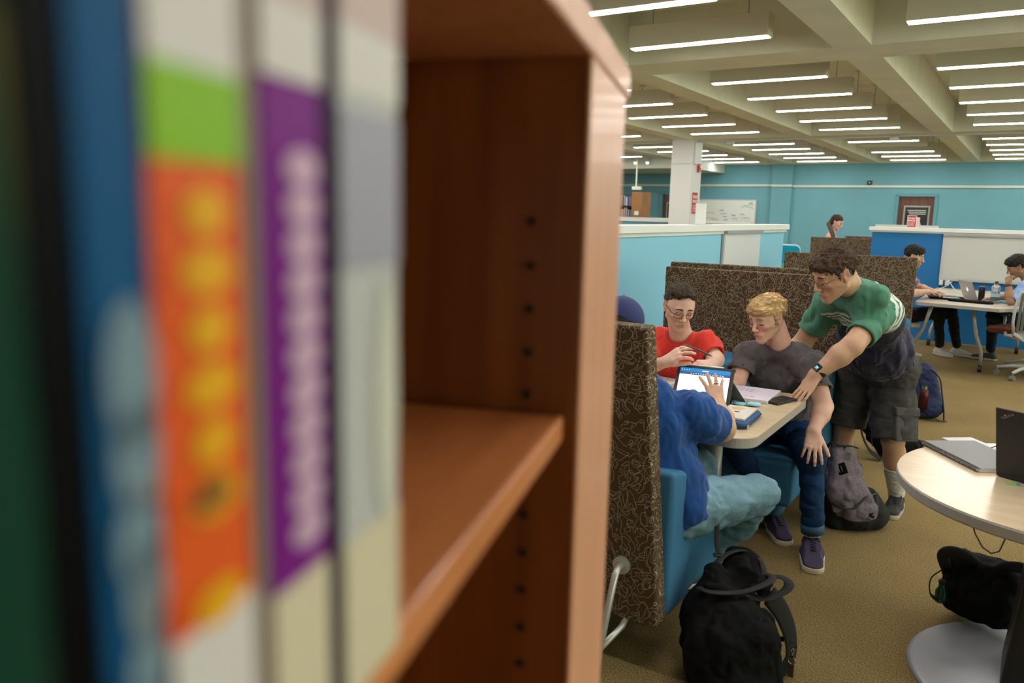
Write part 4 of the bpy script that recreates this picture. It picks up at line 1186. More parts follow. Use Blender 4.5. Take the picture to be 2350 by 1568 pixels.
def hair(p, c, B, s, style, col, seed=1, n=900):
    L = lambda x, y, z: c + B @ (A(x, y, z) * s)
    F = Field(c - .15 * s, c + .16 * s, .0028); F.hold = []
    if style == 'swept':     # short dark hair brushed up and back, faded sides
        F.ell(L(0, -.018, .038), A(.0780, .098, .082) * s, B, k=.0)
        F.ell(L(0, .000, .088), A(.060, .080, .036) * s, B, k=.02)
        F.ell(L(.012, .045, .102), A(.046, .038, .024) * s, B, k=.02)
        F.ell(L(-.006, .126, .036), A(.076, .082, .084) * s, B, k=.006, op='cut')
        for q in (-1, 1):
            F.ell(L(q * .062, .085, .062), A(.022, .040, .030) * s, B, k=.006, op='cut')
            F.ell(L(q * .085, .002, -.010), A(.028, .030, .034) * s, B, k=.004, op='cut')
        amp, sc, st = .0035, 55, (1.6, .5, 1)
    elif style == 'fringe':  # longer blond hair swept across the forehead
        F.ell(L(0, -.022, .040), A(.088, .106, .086) * s, B, k=.0)
        F.ell(L(-.006, .040, .076), A(.064, .056, .036) * s, B, k=.02)
        F.ell(L(-.012, .080, .068), A(.054, .022, .018) * s, B, k=.015)
        F.ell(L(0, .118, -.018), A(.078, .062, .074) * s, B, k=.006, op='cut')
        for q in (-1, 1):
            F.ell(L(q * .100, .004, -.024), A(.034, .024, .030) * s, B, k=.004, op='cut')
            F.cone(L(q * .074, .022, .03), L(q * .074, .018, -.020), .009 * s, .005 * s, k=.006)
        amp, sc, st = .0070, 30, (.5, 1.2, 2.0)
    elif style == 'curly':
        F.ell(L(0, -.016, .040), A(.081, .100, .083) * s, B, k=.0)
        F.ell(L(0, .035, .074), A(.064, .062, .038) * s, B, k=.02)
        F.ell(L(0, .120, -.006), A(.072, .062, .072) * s, B, k=.005, op='cut')
        for q in (-1, 1):
            F.ell(L(q * .096, .008, -.014), A(.026, .020, .030) * s, B, k=.004, op='cut')
            F.cone(L(q * .073, .026, .025), L(q * .073, .022, -.008), .006 * s, .004 * s, k=.006)
        amp, sc, st = .0075, 75, (1, 1, 1)
    elif style == 'thick':
        F.ell(L(0, -.014, .048), A(.084, .106, .090) * s, B, k=.0)
        F.ell(L(0, .036, .080), A(.066, .060, .038) * s, B, k=.02)
        F.ell(L(0, .122, -.008), A(.074, .062, .080) * s, B, k=.006, op='cut')
        for q in (-1, 1): F.ell(L(q * .096, .004, -.020), A(.028, .022, .030) * s, B, k=.004, op='cut')
        amp, sc, st = .006, 60, (1, 1, 1)
    elif style == 'long':
        F.ell(L(0, -.018, .038), A(.083, .103, .088) * s, B, k=.0)
        F.ell(L(0, -.055, -.03), A(.070, .06, .08) * s, B, k=.03)
        F.ell(L(0, .118, -.012), A(.068, .066, .085) * s, B, k=.006, op='cut')
        amp, sc, st = .003, 50, (1.5, 1, .4)
    elif style == 'undercap':
        F.ell(L(0, -.020, .030), A(.0785, .098, .080) * s, B, k=.0)
        F.ell(L(0, .118, .000), A(.08, .066, .11) * s, B, k=.006, op='cut')
        for q in (-1, 1): F.ell(L(q * .090, .004, -.012), A(.028, .028, .034) * s, B, k=.004, op='cut')
        amp, sc, st = .003, 80, (1, 1, 1)
    # clear the neck, keep the nape
    F.wrinkle(amp, sc, seed, st, rot=B, ridge=(style in ('fringe', 'swept')))
    held = F.hold; F.hold = None
    for (c_, r_, ro_, k_) in held: F.ell(c_, r_, ro_, k_, 'cut')
    F.plane(L(0, .0, -.058), -(B @ A(0, -.35, 1)), k=.008)
    V, Q = F.mesh()
    nn = normals_of(F, V)
    col = A(*col)
    def cf(V_):
        P = (V_ - c) @ B / s
        v = vnoise((P * A(120, 30, 60)).astype(np.float32), 1.0, seed)
        k = 1 + .32 * v
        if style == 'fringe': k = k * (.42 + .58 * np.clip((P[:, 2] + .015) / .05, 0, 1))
        if style == 'swept': k = k * 1.0
        return np.clip(col[None, :] * k[:, None], 0, 1)
    hm = vmat('hair_shader', .6, noise=.3, nscale=500, spec=.25)
    o = np_mesh('hair', V, Q, hm, p, colors=cf, relax=0)
    if n:
        if style == 'swept':
            def df(q, w):
                P = (q - c) @ B / s
                if P[2] > .06: return B @ A(.35, -.8, .4)
                if P[1] > .03: return None
                return B @ A(0, -.6, -.7)
        elif style == 'fringe':
            def df(q, w):
                P = (q - c) @ B / s
                if P[2] > .045 and P[1] > -.04: return B @ A(1.0, .35, -.20)
                return B @ A(.1, -.55, -1)
        elif style == 'long': df = lambda q, w: B @ A(0, -.7, -.8)
        elif style == 'curly': df = lambda q, w: None if ((q - c) @ B)[1] > .06 * s and ((q - c) @ B)[2] < .06 * s else B @ A(.2, .2, -.5)
        else: df = lambda q, w: B @ A(.2, -.7, -.3)
        ln = {'swept': .024, 'fringe': .050, 'curly': .014, 'thick': .026, 'long': .04, 'undercap': .012}[style]
        st_ = hair_strands(V, nn, n, ln * s, .0008 * s, df, seed, lift=.30 if style != 'fringe' else .03, curl=.0022 if style == 'curly' else .0, jit=.8 if style == 'curly' else (.10 if style == 'fringe' else .2), F=None if style in ('curly',) else F, hug=.007 if style in ('swept', 'thick') else .0015)
        so = st_.build('hair_strands', hm, p, smooth=True)
        so.matrix_parent_inverse = p.matrix_basis.inverted()
        at = so.data.color_attributes.new('Col', 'FLOAT_COLOR', 'POINT')
        nv = len(so.data.vertices); arr = np.ones((nv, 4), np.float32)
        rr = np.random.default_rng(seed); per = np.repeat(rr.uniform(.7, 1.55, nv // 15 + 1), 15)[:nv]
        low = 1.0
        co = np.zeros(nv * 3, np.float32); so.data.vertices.foreach_get('co', co); co = co.reshape(-1, 3)
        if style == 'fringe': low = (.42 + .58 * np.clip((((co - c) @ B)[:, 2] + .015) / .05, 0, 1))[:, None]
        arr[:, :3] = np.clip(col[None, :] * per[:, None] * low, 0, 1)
        at.data.foreach_set('color', arr.ravel())
    return o

def shirt(p, J, color, m, h=.005, hem=.45, w=1.0, belly=0.0, g=.006, neck=(.03, .066), wr=(.006, 14), seed=1, colors=None, name='t_shirt', sleeve_r=.062, hemcut=None):
    pts = [J['pel'], J['che'], J['nek'], J['shL'], J['shR']] + [J['sh' + q] * (1 - hem) + J['el' + q] * hem for q in 'LR' if 'el' + q in J]
    F = Field(np.min(pts, 0) - .2, np.max(pts, 0) + .16, h)
    cl = None
    torso(F, J, g=g, w=w, belly=belly)
    for q in 'LR':
        if 'el' + q not in J: continue
        sh, el = J['sh' + q], J['el' + q]
        e = sh * (1 - hem) + el * hem; d = nrm(el - sh)
        F.cone(sh * .75 + J['che'] * .25, sh, .06, sleeve_r, k=.05)
        F.cone(sh, e + d * .06, sleeve_r, sleeve_r * 1.04, k=.035, clip=[(e, d)])
        F.cone(e - d * .02, e + d * .1, sleeve_r * .86, sleeve_r * .86, k=.002, op='cut', clip=[(e - d * .014, -d)])
    B = J['B']
    nk = J['nek'] + J['tf'] * neck[0]
    updir = nrm(J['nek'] - J['che'])
    F.ell(nk + updir * .012, A(1, 1, .8) * neck[1], basis(J['tf'], updir), k=.006, op='cut')
    F.cone(J['nek'], J['head'], .058, .06, k=.004, op='cut')
    if hemcut is not None: F.plane(hemcut[0], hemcut[1])
    hems = []
    for q in 'LR':
        if 'el' + q in J: hems.append((J['sh' + q] * (1 - hem) + J['el' + q] * hem, nrm(J['el' + q] - J['sh' + q])))
    def msk(P):
        m = np.clip((np.linalg.norm(P - nk, axis=1) - neck[1]) / .045, 0, 1)
        for (e, d) in hems:
            r_ = np.linalg.norm(P - e, axis=1)
            m = np.minimum(m, np.where(r_ < .12, np.clip(np.abs((P - e) @ d) / .05, 0, 1), 1))
        return m
    F.wrinkle(wr[0] * .8, wr[1], seed, (1, 1, .5), mask=msk)
    F.wrinkle(wr[0] * .8, wr[1] * .62, seed + 5, (1, 1, .8), ridge=True, mask=msk)
    F.wrinkle(wr[0] * .35, wr[1] * 2.2, seed + 7, (1, 1, .5), ridge=True, mask=msk)
    V, Q = F.mesh()
    base = A(*(color or (0, 0, 0)))
    cf = colors if colors is not None else (lambda V_: np.tile(base, (len(V_), 1)))
    nkc = nk + updir * .012; Bt = basis(J['tf'], updir)
    def cf2(V_):
        C = np.array(cf(V_), float)
        P = (V_ - nkc) @ Bt / (A(1, 1, .8) * neck[1])
        d = (np.linalg.norm(P, axis=1) - 1) * neck[1]
        C[(d < .017) & (np.linalg.norm(V_ - J['nek'], axis=1) < .16)] *= .72
        return C
    o = np_mesh(name, V, Q, m, p, colors=cf2, relax=2)
    return o, F

def pants(p, J, color, m, h=.006, legs='LR', r=(.095, .068, .05), end=1.0, seed=2, wr=(.006, 13), colors=None, name='jeans', top=None, flare=0.0, g=.0, w=1.0):
    pts = [J['pel']]
    for q in legs: pts += [J['hip' + q], J['kn' + q]] + ([J['an' + q]] if end > .5 or True else [])
    F = Field(np.min(pts, 0) - .2, np.max(pts, 0) + .2, h)
    side = nrm(J['shR'] - J['shL'])
    F.cone(J['pel'] - side * .06, J['pel'] + side * .06, .125 * w + g, k=.04, flat=.88, fdir=J['tf'])
    for q in legs:
        hp, kn, an = J['hip' + q], J['kn' + q], J['an' + q]
        F.cone(J['pel'], hp, .11 + g, r[0], k=.05)
        if end >= .5:
            F.cone(hp, kn, r[0], r[1], k=.03)
            d = nrm(an - kn); t = (end - .5) * 2; e = kn * (1 - t) + an * t
            F.cone(kn, e + d * .04, r[1] * .97, r[2], k=.02, clip=[(e, d)])
        else:
            d = nrm(kn - hp); t = end * 2; e = hp * (1 - t) + kn * t
            F.cone(hp, e + d * .1, r[0], r[1] + flare, k=.03, clip=[(e, d)])
            F.cone(e - d * .03, e + d * .1, (r[1] + flare) * .86, k=.002, op='cut', clip=[(e - d * .02, -d)])
    if top is not None: F.plane(top[0], top[1])
    ends = []
    for q in legs:
        hp, kn, an = J['hip' + q], J['kn' + q], J['an' + q]
        t = (end - .5) * 2; ends.append((kn * (1 - t) + an * t, nrm(an - kn)) if end >= .5 else (hp * (1 - end * 2) + kn * end * 2, nrm(kn - hp)))
    def msk(P):
        m = np.ones(len(P))
        for (e, d) in ends:
            m = np.minimum(m, np.where(np.linalg.norm(P - e, axis=1) < .16, np.clip(np.abs((P - e) @ d) / .05, 0, 1), 1))
        return m
    F.wrinkle(wr[0], wr[1], seed, (1, 1, .7), mask=msk)
    F.wrinkle(wr[0] * .7, wr[1] * .7, seed + 9, (.8, .8, 1.4), ridge=True, mask=msk)
    F.wrinkle(wr[0] * .4, wr[1] * 2, seed + 11, (.7, .7, 1.6), ridge=True, mask=msk)
    V, Q = F.mesh(); base = A(*(color or (0, 0, 0)))
    cf = colors if colors is not None else (lambda V_: np.tile(base, (len(V_), 1)))
    return np_mesh(name, V, Q, m, p, colors=cf, relax=2)

def shoe(p, ank, toe_dir, up=(0, 0, 1), color=(.05, .05, .08), sole=(.75, .7, .6), L=.29, wide=1.0, z0=None, laces=(.02, .02, .03), chunky=0.0, lace=True, h=.0032, name='shoe'):
    f = nrm(toe_dir); u = A(*up); u = nrm(u - f * (f @ u)); r = np.cross(f, u); B = np.stack([r, f, u], 1)
    c = np.array(ank, float)          # ankle joint, about 8 cm above the sole
    W = lambda x, y, z: c + B @ A(x, y, z)
    k = L / .29; wd_ = wide
    F = Field(c - .28, c + .28, h)
    F.cone(W(0, -.035 * k, -.045), W(0, .06 * k, -.045), .040, .041 * wd_, k=.02)
    F.cone(W(.004, .06 * k, -.050), W(.006, .165 * k, -.054), .043 * wd_, .037 * wd_, k=.02, flat=.76, fdir=u)
    F.cone(W(0, -.030 * k, -.04), W(0, -.012, .0), .036, .036 + chunky * .3, k=.02)
    F.cone(W(0, .01, -.01), W(0, .09 * k, -.035), .030, .034, k=.02)
    F.plane(W(0, 0, -.066), -u)
    F.plane(W(0, -.02, .018), nrm(u * 1.0 + f * .25))
    F.cone(W(0, -.012, .0), W(0, -.008, .06), .030, .034, k=.004, op='cut')
    V, Q = F.mesh()
    so = np_mesh(name, V, Q, mat('shoe_%d%d%d' % tuple(int(v * 255) for v in color), color, .75, noise=.12, nscale=300, bump=.0008, bscale=500), p, relax=1)
    F = Field(c - .28, c + .28, h)
    F.cone(W(0, -.035 * k, -.070), W(0, .06 * k, -.070), .043 + chunky * .4, .043 * wd_, k=.02, clip=[(W(0, 0, -.082), -u), (W(0, 0, -.057 + chunky), u)])
    F.cone(W(.002, .05 * k, -.070), W(.006, .165 * k, -.070), .047 * wd_, .041 * wd_, k=.012, clip=[(W(0, 0, -.082), -u), (W(0, 0, -.055), u)])
    V, Q = F.mesh()
    sl = np_mesh('sole', V, Q, mat('sole_%d' % int(sole[0] * 255), sole, .7), so, relax=0)
    if lace:
        mb = MB()
        for i in range(5):
            t = i / 4; y = (.035 + .070 * t) * k; z = -.003 - .020 * t + .0085
            q = .018
            mb.tube([tuple(W(-q, y, z - .010)), tuple(W(-q * .4, y + .004, z + .001)), tuple(W(q * .4, y - .002, z + .001)), tuple(W(q, y, z - .010))], .0032, 5)
            if i < 4: mb.tube([tuple(W(-q, y, z - .010)), tuple(W(0, y + .009, z + .000)), tuple(W(q, y + .016, z - .013))], .0030, 5)
        for q in (-1, 1):
            mb.tube([tuple(W(0, .034, .006)), tuple(W(q * .02, .036, .014)), tuple(W(q * .035, .05, -.002)), tuple(W(q * .014, .045, .002)), tuple(W(0, .036, .006))], .0026, 5)
            mb.tube([tuple(W(0, .034, .006)), tuple(W(q * .025, .055, -.01)), tuple(W(q * .042, .065, -.035))], .0018, 5)
        lo = mb.build('laces', mat('lace_%d' % int(laces[0] * 255), laces, .8), so, smooth=True)
    return so

def sock(p, a, b, ra, rb, col, name='sock'):
    lo = np.minimum(a, b) - .08; F = Field(lo, np.maximum(a, b) + .08, .0035)
    d = nrm(b - a)
    F.cone(a, b, ra, rb, k=.0, clip=[(a, -d), (b, d)]); F.cone(b, a - d * .05, rb, ra, k=.001, op='add', clip=[(a, -d), (b, d)])
    F.wrinkle(.0025, 40, 3, (1, 1, 2))
    V, Q = F.mesh()
    return np_mesh(name, V, Q, mat('sock_%d' % int(col[0] * 255), col, .9, bump=.001, bscale=400), p, relax=1)

SK = vmat('skin', .48, bump=.0004, bscale=260, sss=.12, spec=.35)
SKFAR = SK
CLOTH = vmat('cotton_cloth', .85, bump=.0006, bscale=700, noise=.06, nscale=400, spec=.15, sheen=.15)
DENIM = vmat('denim_cloth', .8, bump=.0008, bscale=600, noise=.22, nscale=350, spec=.2, stretch=(1, 1, .4))
CANVAS = vmat('canvas_cloth', .85, bump=.001, bscale=500, noise=.1, nscale=250, spec=.2)
# ------------------------------------------------------------ the people, in their poses
def headB(fwd, tilt=0.0):
    B = basis(fwd); f = B[:, 1]
    ct, st = math.cos(R_(tilt)), math.sin(R_(tilt))
    r, u = B[:, 0], B[:, 2]
    return np.stack([r * ct + u * st, f, u * ct - r * st], 1)

SKIN_PALE = (.68, .43, .345); SKIN_RED = (.66, .40, .31); SKIN_TAN = (.54, .32, .215); SKIN_BROWN = (.33, .18, .105)
SEATED = dict()

# --- seated in the red t-shirt
J = dict(head=A(-1.500, 3.90, 1.162), nek=A(-1.515, 3.975, 1.012), che=A(-1.52, 4.06, .84), wai=A(-1.54, 4.16, .66), pel=A(-1.56, 4.24, .53),
         shL=A(-1.385, 4.02, .945), shR=A(-1.672, 3.975, .95), tf=nrm(A(.12, -1, -.25)),
         elL=A(-1.312, 3.965, .900), wrL=A(-1.250, 3.745, .915), elR=A(-1.62, 3.70, .84), wrR=A(-1.395, 3.485, .945),
         hipL=A(-1.46, 4.2, .52), hipR=A(-1.66, 4.2, .52), knL=A(-1.42, 3.76, .56), knR=A(-1.66, 3.76, .56), anL=A(-1.42, 3.72, .10), anR=A(-1.66, 3.70, .10))
J['B'] = headB(A(.60, -.70, -.36), 3)
J['handL'] = dict(D=A(-.45, -.85, .1), N=A(.1, -.35, 1), side=-1, curl=(28, 30, 32, 36), curl2=(30, 30, 30, 30), s=.96)
J['handR'] = dict(D=A(.70, -.05, .55), N=A(-.35, -.75, .55), side=1, curl=(28, 22, 20, 22), curl2=(30, 24, 20, 22), spread=9, thumb=(.85, .35, -.5), tcurl=22, s=.98)
p1 = person_base('person in a red t-shirt and glasses, seated at the booth table holding a pen', J, None, None)
b, tips1 = build_body(p1, J, SKIN_PALE, SK, s=.95, headopt=dict(jaw=.96), col=dict(beard=.16, cheek=.35))
face_bits(b, J['head'], J['B'], .95, (.03, .018, .012), glasses=mat('glasses_dark', (.05, .03, .025), .3, metal=.8))
hair(p1, J['head'], J['B'], .97, 'swept', (.052, .034, .023), seed=3, n=1500)
shirt(p1, J, (.72, .055, .04), CLOTH, hem=.74, seed=4, neck=(.022, .056), wr=(.012, 14), sleeve_r=.064)
pants(p1, J, (.03, .05, .10), DENIM, h=.009)
for q in 'LR': shoe(p1, J['an' + q], (.05, -1, 0), color=(.05, .05, .06), h=.005)

# --- blond, seated at the aisle end, hand on his knee
J = dict(head=A(-1.098, 4.075, 1.124), nek=A(-1.042, 4.152, .985), che=A(-1.03, 4.235, .80), wai=A(-1.03, 4.30, .64), pel=A(-1.03, 4.34, .53),
         shL=A(-.872, 4.135, .893), shR=A(-1.205, 4.12, .915), tf=nrm(A(.0, -1, -.18)),
         elL=A(-.795, 4.03, .655), wrL=A(-.792, 3.885, .628), elR=A(-1.215, 4.03, .775), wrR=A(-1.30, 3.83, .80),
         hipL=A(-.95, 4.28, .51), hipR=A(-1.12, 4.26, .51), knL=A(-.785, 3.90, .475), knR=A(-1.14, 3.82, .50), anL=A(-.760, 3.93, .10), anR=A(-.995, 4.14, .10))
J['wrL'] = A(-.790, 3.90, .622); J['elL'] = A(-.782, 4.045, .715)
J['B'] = headB(A(-.40, -.85, -.32), -2)
J['handL'] = dict(D=A(.10, -.42, -.58), N=A(.25, -.72, .62), side=-1, curl=(6, 8, 10, 14), curl2=(16, 16, 16, 18), spread=11, thumb=(.75, .6, -.15), s=1.04)
J['handR'] = dict(D=A(-.2, -.9, -.2), N=A(0, 0, 1), side=1, curl=(25, 25, 25, 25), s=1.0)
J['armr'] = (.054, .046, .030)
p2 = person_base('blond person in a dark grey t-shirt and jeans, seated, hand on knee', J, None, None)
b, _ = build_body(p2, J, SKIN_RED, SK, s=.96, headopt=dict(jaw=1.0, nose=.99), col=dict(cheek=.75, beard=0))
face_bits(b, J['head'], J['B'], .96, (.30, .17, .08), lash=(.12, .06, .03))
hair(p2, J['head'], J['B'], .97, 'fringe', (.60, .42, .21), seed=6, n=3000)
shirt(p2, J, (.105, .094, .102), CLOTH, hem=.60, seed=8, neck=(.016, .051), wr=(.013, 13), w=1.03, belly=.01, sleeve_r=.068)
def jeans_dark(V):
    C = np.tile(A(.006, .030, .090), (len(V), 1))
    n = vnoise((V * A(1, 1, .5)).astype(np.float32), 10, 4)[:, None]
    return np.clip(C * (1 + .5 * n), 0, 1)
pants(p2, J, None, DENIM, r=(.088, .066, .052), end=.935, colors=jeans_dark, seed=12, h=.0055, wr=(.006, 15), w=.95)
for q in 'LR':
    a = J['an' + q]; d = nrm(a - J['kn' + q])
    mb = MB(); side = nrm(np.cross(d, (1, 0, 0)))
    cc = a - d * .028
    ring = lambda z, r_: [tuple(cc + d * z + (A(1, 0, 0) * math.cos(t) + side * math.sin(t)) * r_) for t in [k * math.pi / 12 for k in range(24)]]
    mb.tube([tuple(cc - d * .028), tuple(cc + d * .02)], [.0555, .0545], 24)
    cu = mb.build('jeans_cuff', mat('cuff_denim', (.03, .085, .17), .85, noise=.25, nscale=200), p2, smooth=True); cu.matrix_parent_inverse = p2.matrix_basis.inverted()
sock(p2, J['anL'] + A(0, 0, .10), J['anL'] - A(0, 0, .01), .045, .040, (.70, .66, .62))
sock(p2, J['anR'] + A(0, 0, .09), J['anR'] - A(0, 0, .01), .040, .036, (.70, .66, .62))
shoe(p2, J['anL'] + A(0, 0, -.018), (.30, -1, 0), color=(.040, .030, .075), sole=(.66, .58, .45), L=.36, wide=1.25)
shoe(p2, J['anR'] + A(0, 0, -.018), (.50, -.86, 0), color=(.040, .030, .075), sole=(.66, .58, .45), L=.34, wide=1.14)

# --- standing, leaning over the table
J = dict(head=A(-.775, 3.985, 1.372), nek=A(-.742, 4.135, 1.310), che=A(-.685, 4.37, 1.180), wai=A(-.660, 4.63, .95), pel=A(-.650, 4.78, .84),
         shL=A(-.615, 4.205, 1.150), shR=A(-.870, 4.36, 1.185), tf=nrm(A(-.45, -.55, -.62)),
         elL=A(-.672, 4.015, 1.035), wrL=A(-.815, 3.945, .885), elR=A(-.985, 4.39, .965), wrR=A(-1.09, 4.30, .84),
         hipL=A(-.575, 4.78, .80), hipR=A(-.765, 4.84, .80), knL=A(-.535, 4.70, .435), knR=A(-.805, 4.80, .45), anL=A(-.505, 4.86, .10), anR=A(-.85, 4.92, .10), lf=A(-.2, -1, 0))
J['B'] = headB(A(-.66, -.62, -.46), 5)
J['handL'] = dict(D=A(-.30, -.42, -.72), N=A(-.25, -.75, .62), side=1, curl=(-14, -14, -14, -12), curl2=(4, 4, 4, 4), spread=4, thumb=(.7, .45, -.5), s=1.0)
J['handR'] = dict(D=A(-.4, -.6, -.5), N=A(.2, .0, 1), side=1, curl=(15, 15, 15, 15), s=1.0)
J['armr'] = (.056, .050, .031)
p3 = person_base('person in a green and navy t-shirt and cargo shorts, standing, leaning over the table', J, None, None)
b, _ = build_body(p3, J, SKIN_TAN, SK, s=1.02, legs='LR', headopt=dict(jaw=1.05, chin=1.0), col=dict(cheek=.5, beard=.10))
face_bits(b, J['head'], J['B'], 1.02, (.04, .022, .014), glasses=mat('glasses_wire', (.25, .22, .2), .25, metal=.9))
hair(p3, J['head'], J['B'], 1.02, 'curly', (.062, .036, .022), seed=9, n=2600)
_up3 = nrm(J['nek'] - J['che']); _ch3 = J['che']; _tf3 = J['tf']
def tee3(V):
    t = (V - _ch3) @ nrm(A(-.155, -.785, .314))   # along the spine, zero at the chest
    C = np.tile(A(.030, .026, .054), (len(V), 1))
    g = A(.075, .225, .155)
    C[t > .012] = g
    for k in range(4):
        C[(t > .012 + .023 * k) & (t < .025 + .023 * k)] = A(.70, .70, .68)
    sl = (np.linalg.norm(V - J['shL'], axis=1) < .115) & (V[:, 0] > -.70) & (t > -.2)
    el = J['elL'] - J['shL']; u = np.clip(((V - J['shL']) @ el) / (el @ el), 0, 1)
    dd = np.linalg.norm(V - (J['shL'] + u[:, None] * el), axis=1)
    arm = (dd < .088) & (u > .12)
    C[arm] = g
    el = J['elR'] - J['shR']; u = np.clip(((V - J['shR']) @ el) / (el @ el), 0, 1)
    dd = np.linalg.norm(V - (J['shR'] + u[:, None] * el), axis=1)
    C[(dd < .12) & (u > .15)] = g
    return C
shirt(p3, J, None, CLOTH, hem=.66, seed=21, neck=(.052, .064), wr=(.014, 12), w=1.14, belly=.036, colors=tee3, sleeve_r=.071, h=.0046, hemcut=(A(-.66, 4.80, .76), A(.05, .42, -1)))
def short_col(V):
    C = np.tile(A(.055, .052, .050), (len(V), 1)); return C * (1 + .25 * vnoise(V.astype(np.float32), 30, 3)[:, None])
pants(p3, J, None, CANVAS, r=(.120, .112, .09), end=.49, colors=short_col, seed=31, h=.006, name='cargo_shorts', flare=.0, wr=(.008, 13), w=1.14)
# cargo pocket on the near leg
pk = MB(); a_ = nrm(J['knL'] - J['hipL']); o_ = nrm(A(.75, -.66, 0)); s_ = nrm(np.cross(a_, o_)); pc = J['hipL'] * .32 + J['knL'] * .68 + o_ * .094
PM = Matrix(((s_[0], o_[0], -a_[0], pc[0]), (s_[1], o_[1], -a_[1], pc[1]), (s_[2], o_[2], -a_[2], pc[2]), (0, 0, 0, 1)))
pk.box(-.075, .075, -.03, .016, -.10, .05, PM); pk.box(-.080, .080, -.03, .022, .035, .085, PM)
o = pk.build('cargo_pocket', mat('shorts_pocket', (.058, .055, .053), .85, noise=.2, nscale=60, bump=.001, bscale=400), p3, bevel=.01, seg=3, smooth=True); o.matrix_parent_inverse = p3.matrix_basis.inverted()
for q in 'LR':
    sock(p3, J['an' + q] + (J['kn' + q] - J['an' + q]) * .52, J['an' + q] + A(0, 0, -.02), .060, .043, (.60, .59, .57))
    shoe(p3, J['an' + q] + A(0, 0, -.018), (.06, -1, 0), color=(.022, .022, .024), sole=(.40, .33, .27), L=.31, chunky=.008)
# wristwatch
w0 = J['wrL'] * .86 + J['elL'] * .14; wd = nrm(J['wrL'] - J['elL']); wn = nrm(A(-.25, -.80, .55) - wd * (A(-.25, -.80, .55) @ wd)); ws = np.cross(wd, wn)
mb = MB(); band = [tuple(w0 + (wn * math.cos(t) * .030 + ws * math.sin(t) * .034)) for t in [k * math.pi / 14 for k in range(28)]]
mb.tube(band, .0125, 8, closed=True, flat=.16, up=None)
vs = []
mb = MB()
for t in [k * math.pi / 14 for k in range(28)]:
    nrm_ = wn * math.cos(t) / .030 + ws * math.sin(t) / .034; nrm_ = nrm(nrm_)
    c0 = w0 + (wn * math.cos(t) * .0305 + ws * math.sin(t) * .0345)
    for (dx, dn) in ((-.012, 0), (.012, 0), (.012, .0025), (-.012, .0025)): vs.append(tuple(c0 + wd * dx + nrm_ * dn))
fs = [(i * 4 + j, ((i + 1) % 28) * 4 + j, ((i + 1) % 28) * 4 + (j + 1) % 4, i * 4 + (j + 1) % 4) for i in range(28) for j in range(4)]
mb.add(vs, fs)
wt = mb.build('wristwatch', M_dark, p3, smooth=True); wt.matrix_parent_inverse = p3.matrix_basis.inverted()
WM = Matrix(((wd[0], ws[0], wn[0], 0), (wd[1], ws[1], wn[1], 0), (wd[2], ws[2], wn[2], 0), (0, 0, 0, 1))); WM.translation = Vector(w0 + wn * .033)
MB().box(-.019, .019, -.017, .017, -.003, .008, WM).build('watch_case', mat('watch_case', (.03, .03, .03), .2, metal=.7), wt, bevel=.003)
MB().box(-.015, .015, -.013, .013, .008, .0085, WM).build('watch_screen', mat('watch_screen', (.01, .01, .01), .1), wt)
l = MB()
for i in range(3): l.box(-.004, .004, -.009 + .006 * i, -.005 + .006 * i, .0085, .0088, WM)
l.box(.007, .009, -.008, .007, .0085, .0088, WM)
l.build('watch_digits', mat('watch_digits', (.1, .5, .6), .5, emit=(.25, .75, .9), estr=1.2), wt)

# --- blue t-shirt, backwards-facing man with a cap
J = dict(head=A(-1.318, 2.82, 1.172), nek=A(-1.255, 2.745, 1.015), che=A(-1.20, 2.72, .84), wai=A(-1.13, 2.74, .67), pel=A(-1.08, 2.76, .54),
         shR=A(-1.000, 2.80, .892), shL=A(-1.42, 2.86, .92), tf=nrm(A(-.12, 1, .12)),
         elR=A(-.955, 3.01, .805), wrR=A(-1.040, 3.20, .850), elL=A(-1.50, 3.10, .82), wrL=A(-1.40, 3.30, .80),
         hipR=A(-.97, 2.83, .53), hipL=A(-1.16, 2.84, .53), knR=A(-.83, 3.11, .525), knL=A(-1.15, 3.30, .52), anR=A(-1.10, 3.20, .12), anL=A(-1.14, 3.42, .10))
J['B'] = headB(A(-.25, .93, -.25), 0)
J['handR'] = dict(D=A(-.30, .38, .62), N=A(.40, -.80, .45), side=-1, curl=(4, 2, 4, 8), curl2=(8, 8, 8, 10), spread=15, thumb=(.55, .85, .0), tcurl=6, s=.94)
J['handL'] = dict(D=A(.3, .9, -.1), N=A(0, 0, 1), side=1, curl=(25, 25, 25, 25), s=1.0)
J['armr'] = (.060, .054, .032)
p4 = person_base('person in a royal blue t-shirt and navy cap, seen from behind, touching the tablet', J, None, None)
b, t4 = build_body(p4, J, SKIN_TAN, SK, col=dict(cheek=.4), torso_w=1.1)
face_bits(b, J['head'], J['B'], 1, (.03, .02, .015))
hair(p4, J['head'], J['B'], 1.0, 'undercap', (.03, .02, .015), seed=13, n=500)
def tee4(V):
    C = np.tile(A(.012, .062, .235), (len(V), 1))
    P = V - A(-1.108, 2.55, .872)
    m = (np.abs(P[:, 0]) < .032) & (np.abs(P[:, 2]) < .034) & (V[:, 1] < 2.78) & (np.abs(P[:, 0]) + np.abs(P[:, 2]) < .050)
    C[m] = A(.62, .62, .62)
    return C
shirt(p4, J, None, CLOTH, hem=.72, seed=41, neck=(.005, .066), wr=(.013, 12), w=1.16, belly=.02, colors=tee4, sleeve_r=.080, hemcut=(A(-1.05, 2.70, .50), A(.15, .35, -1)))
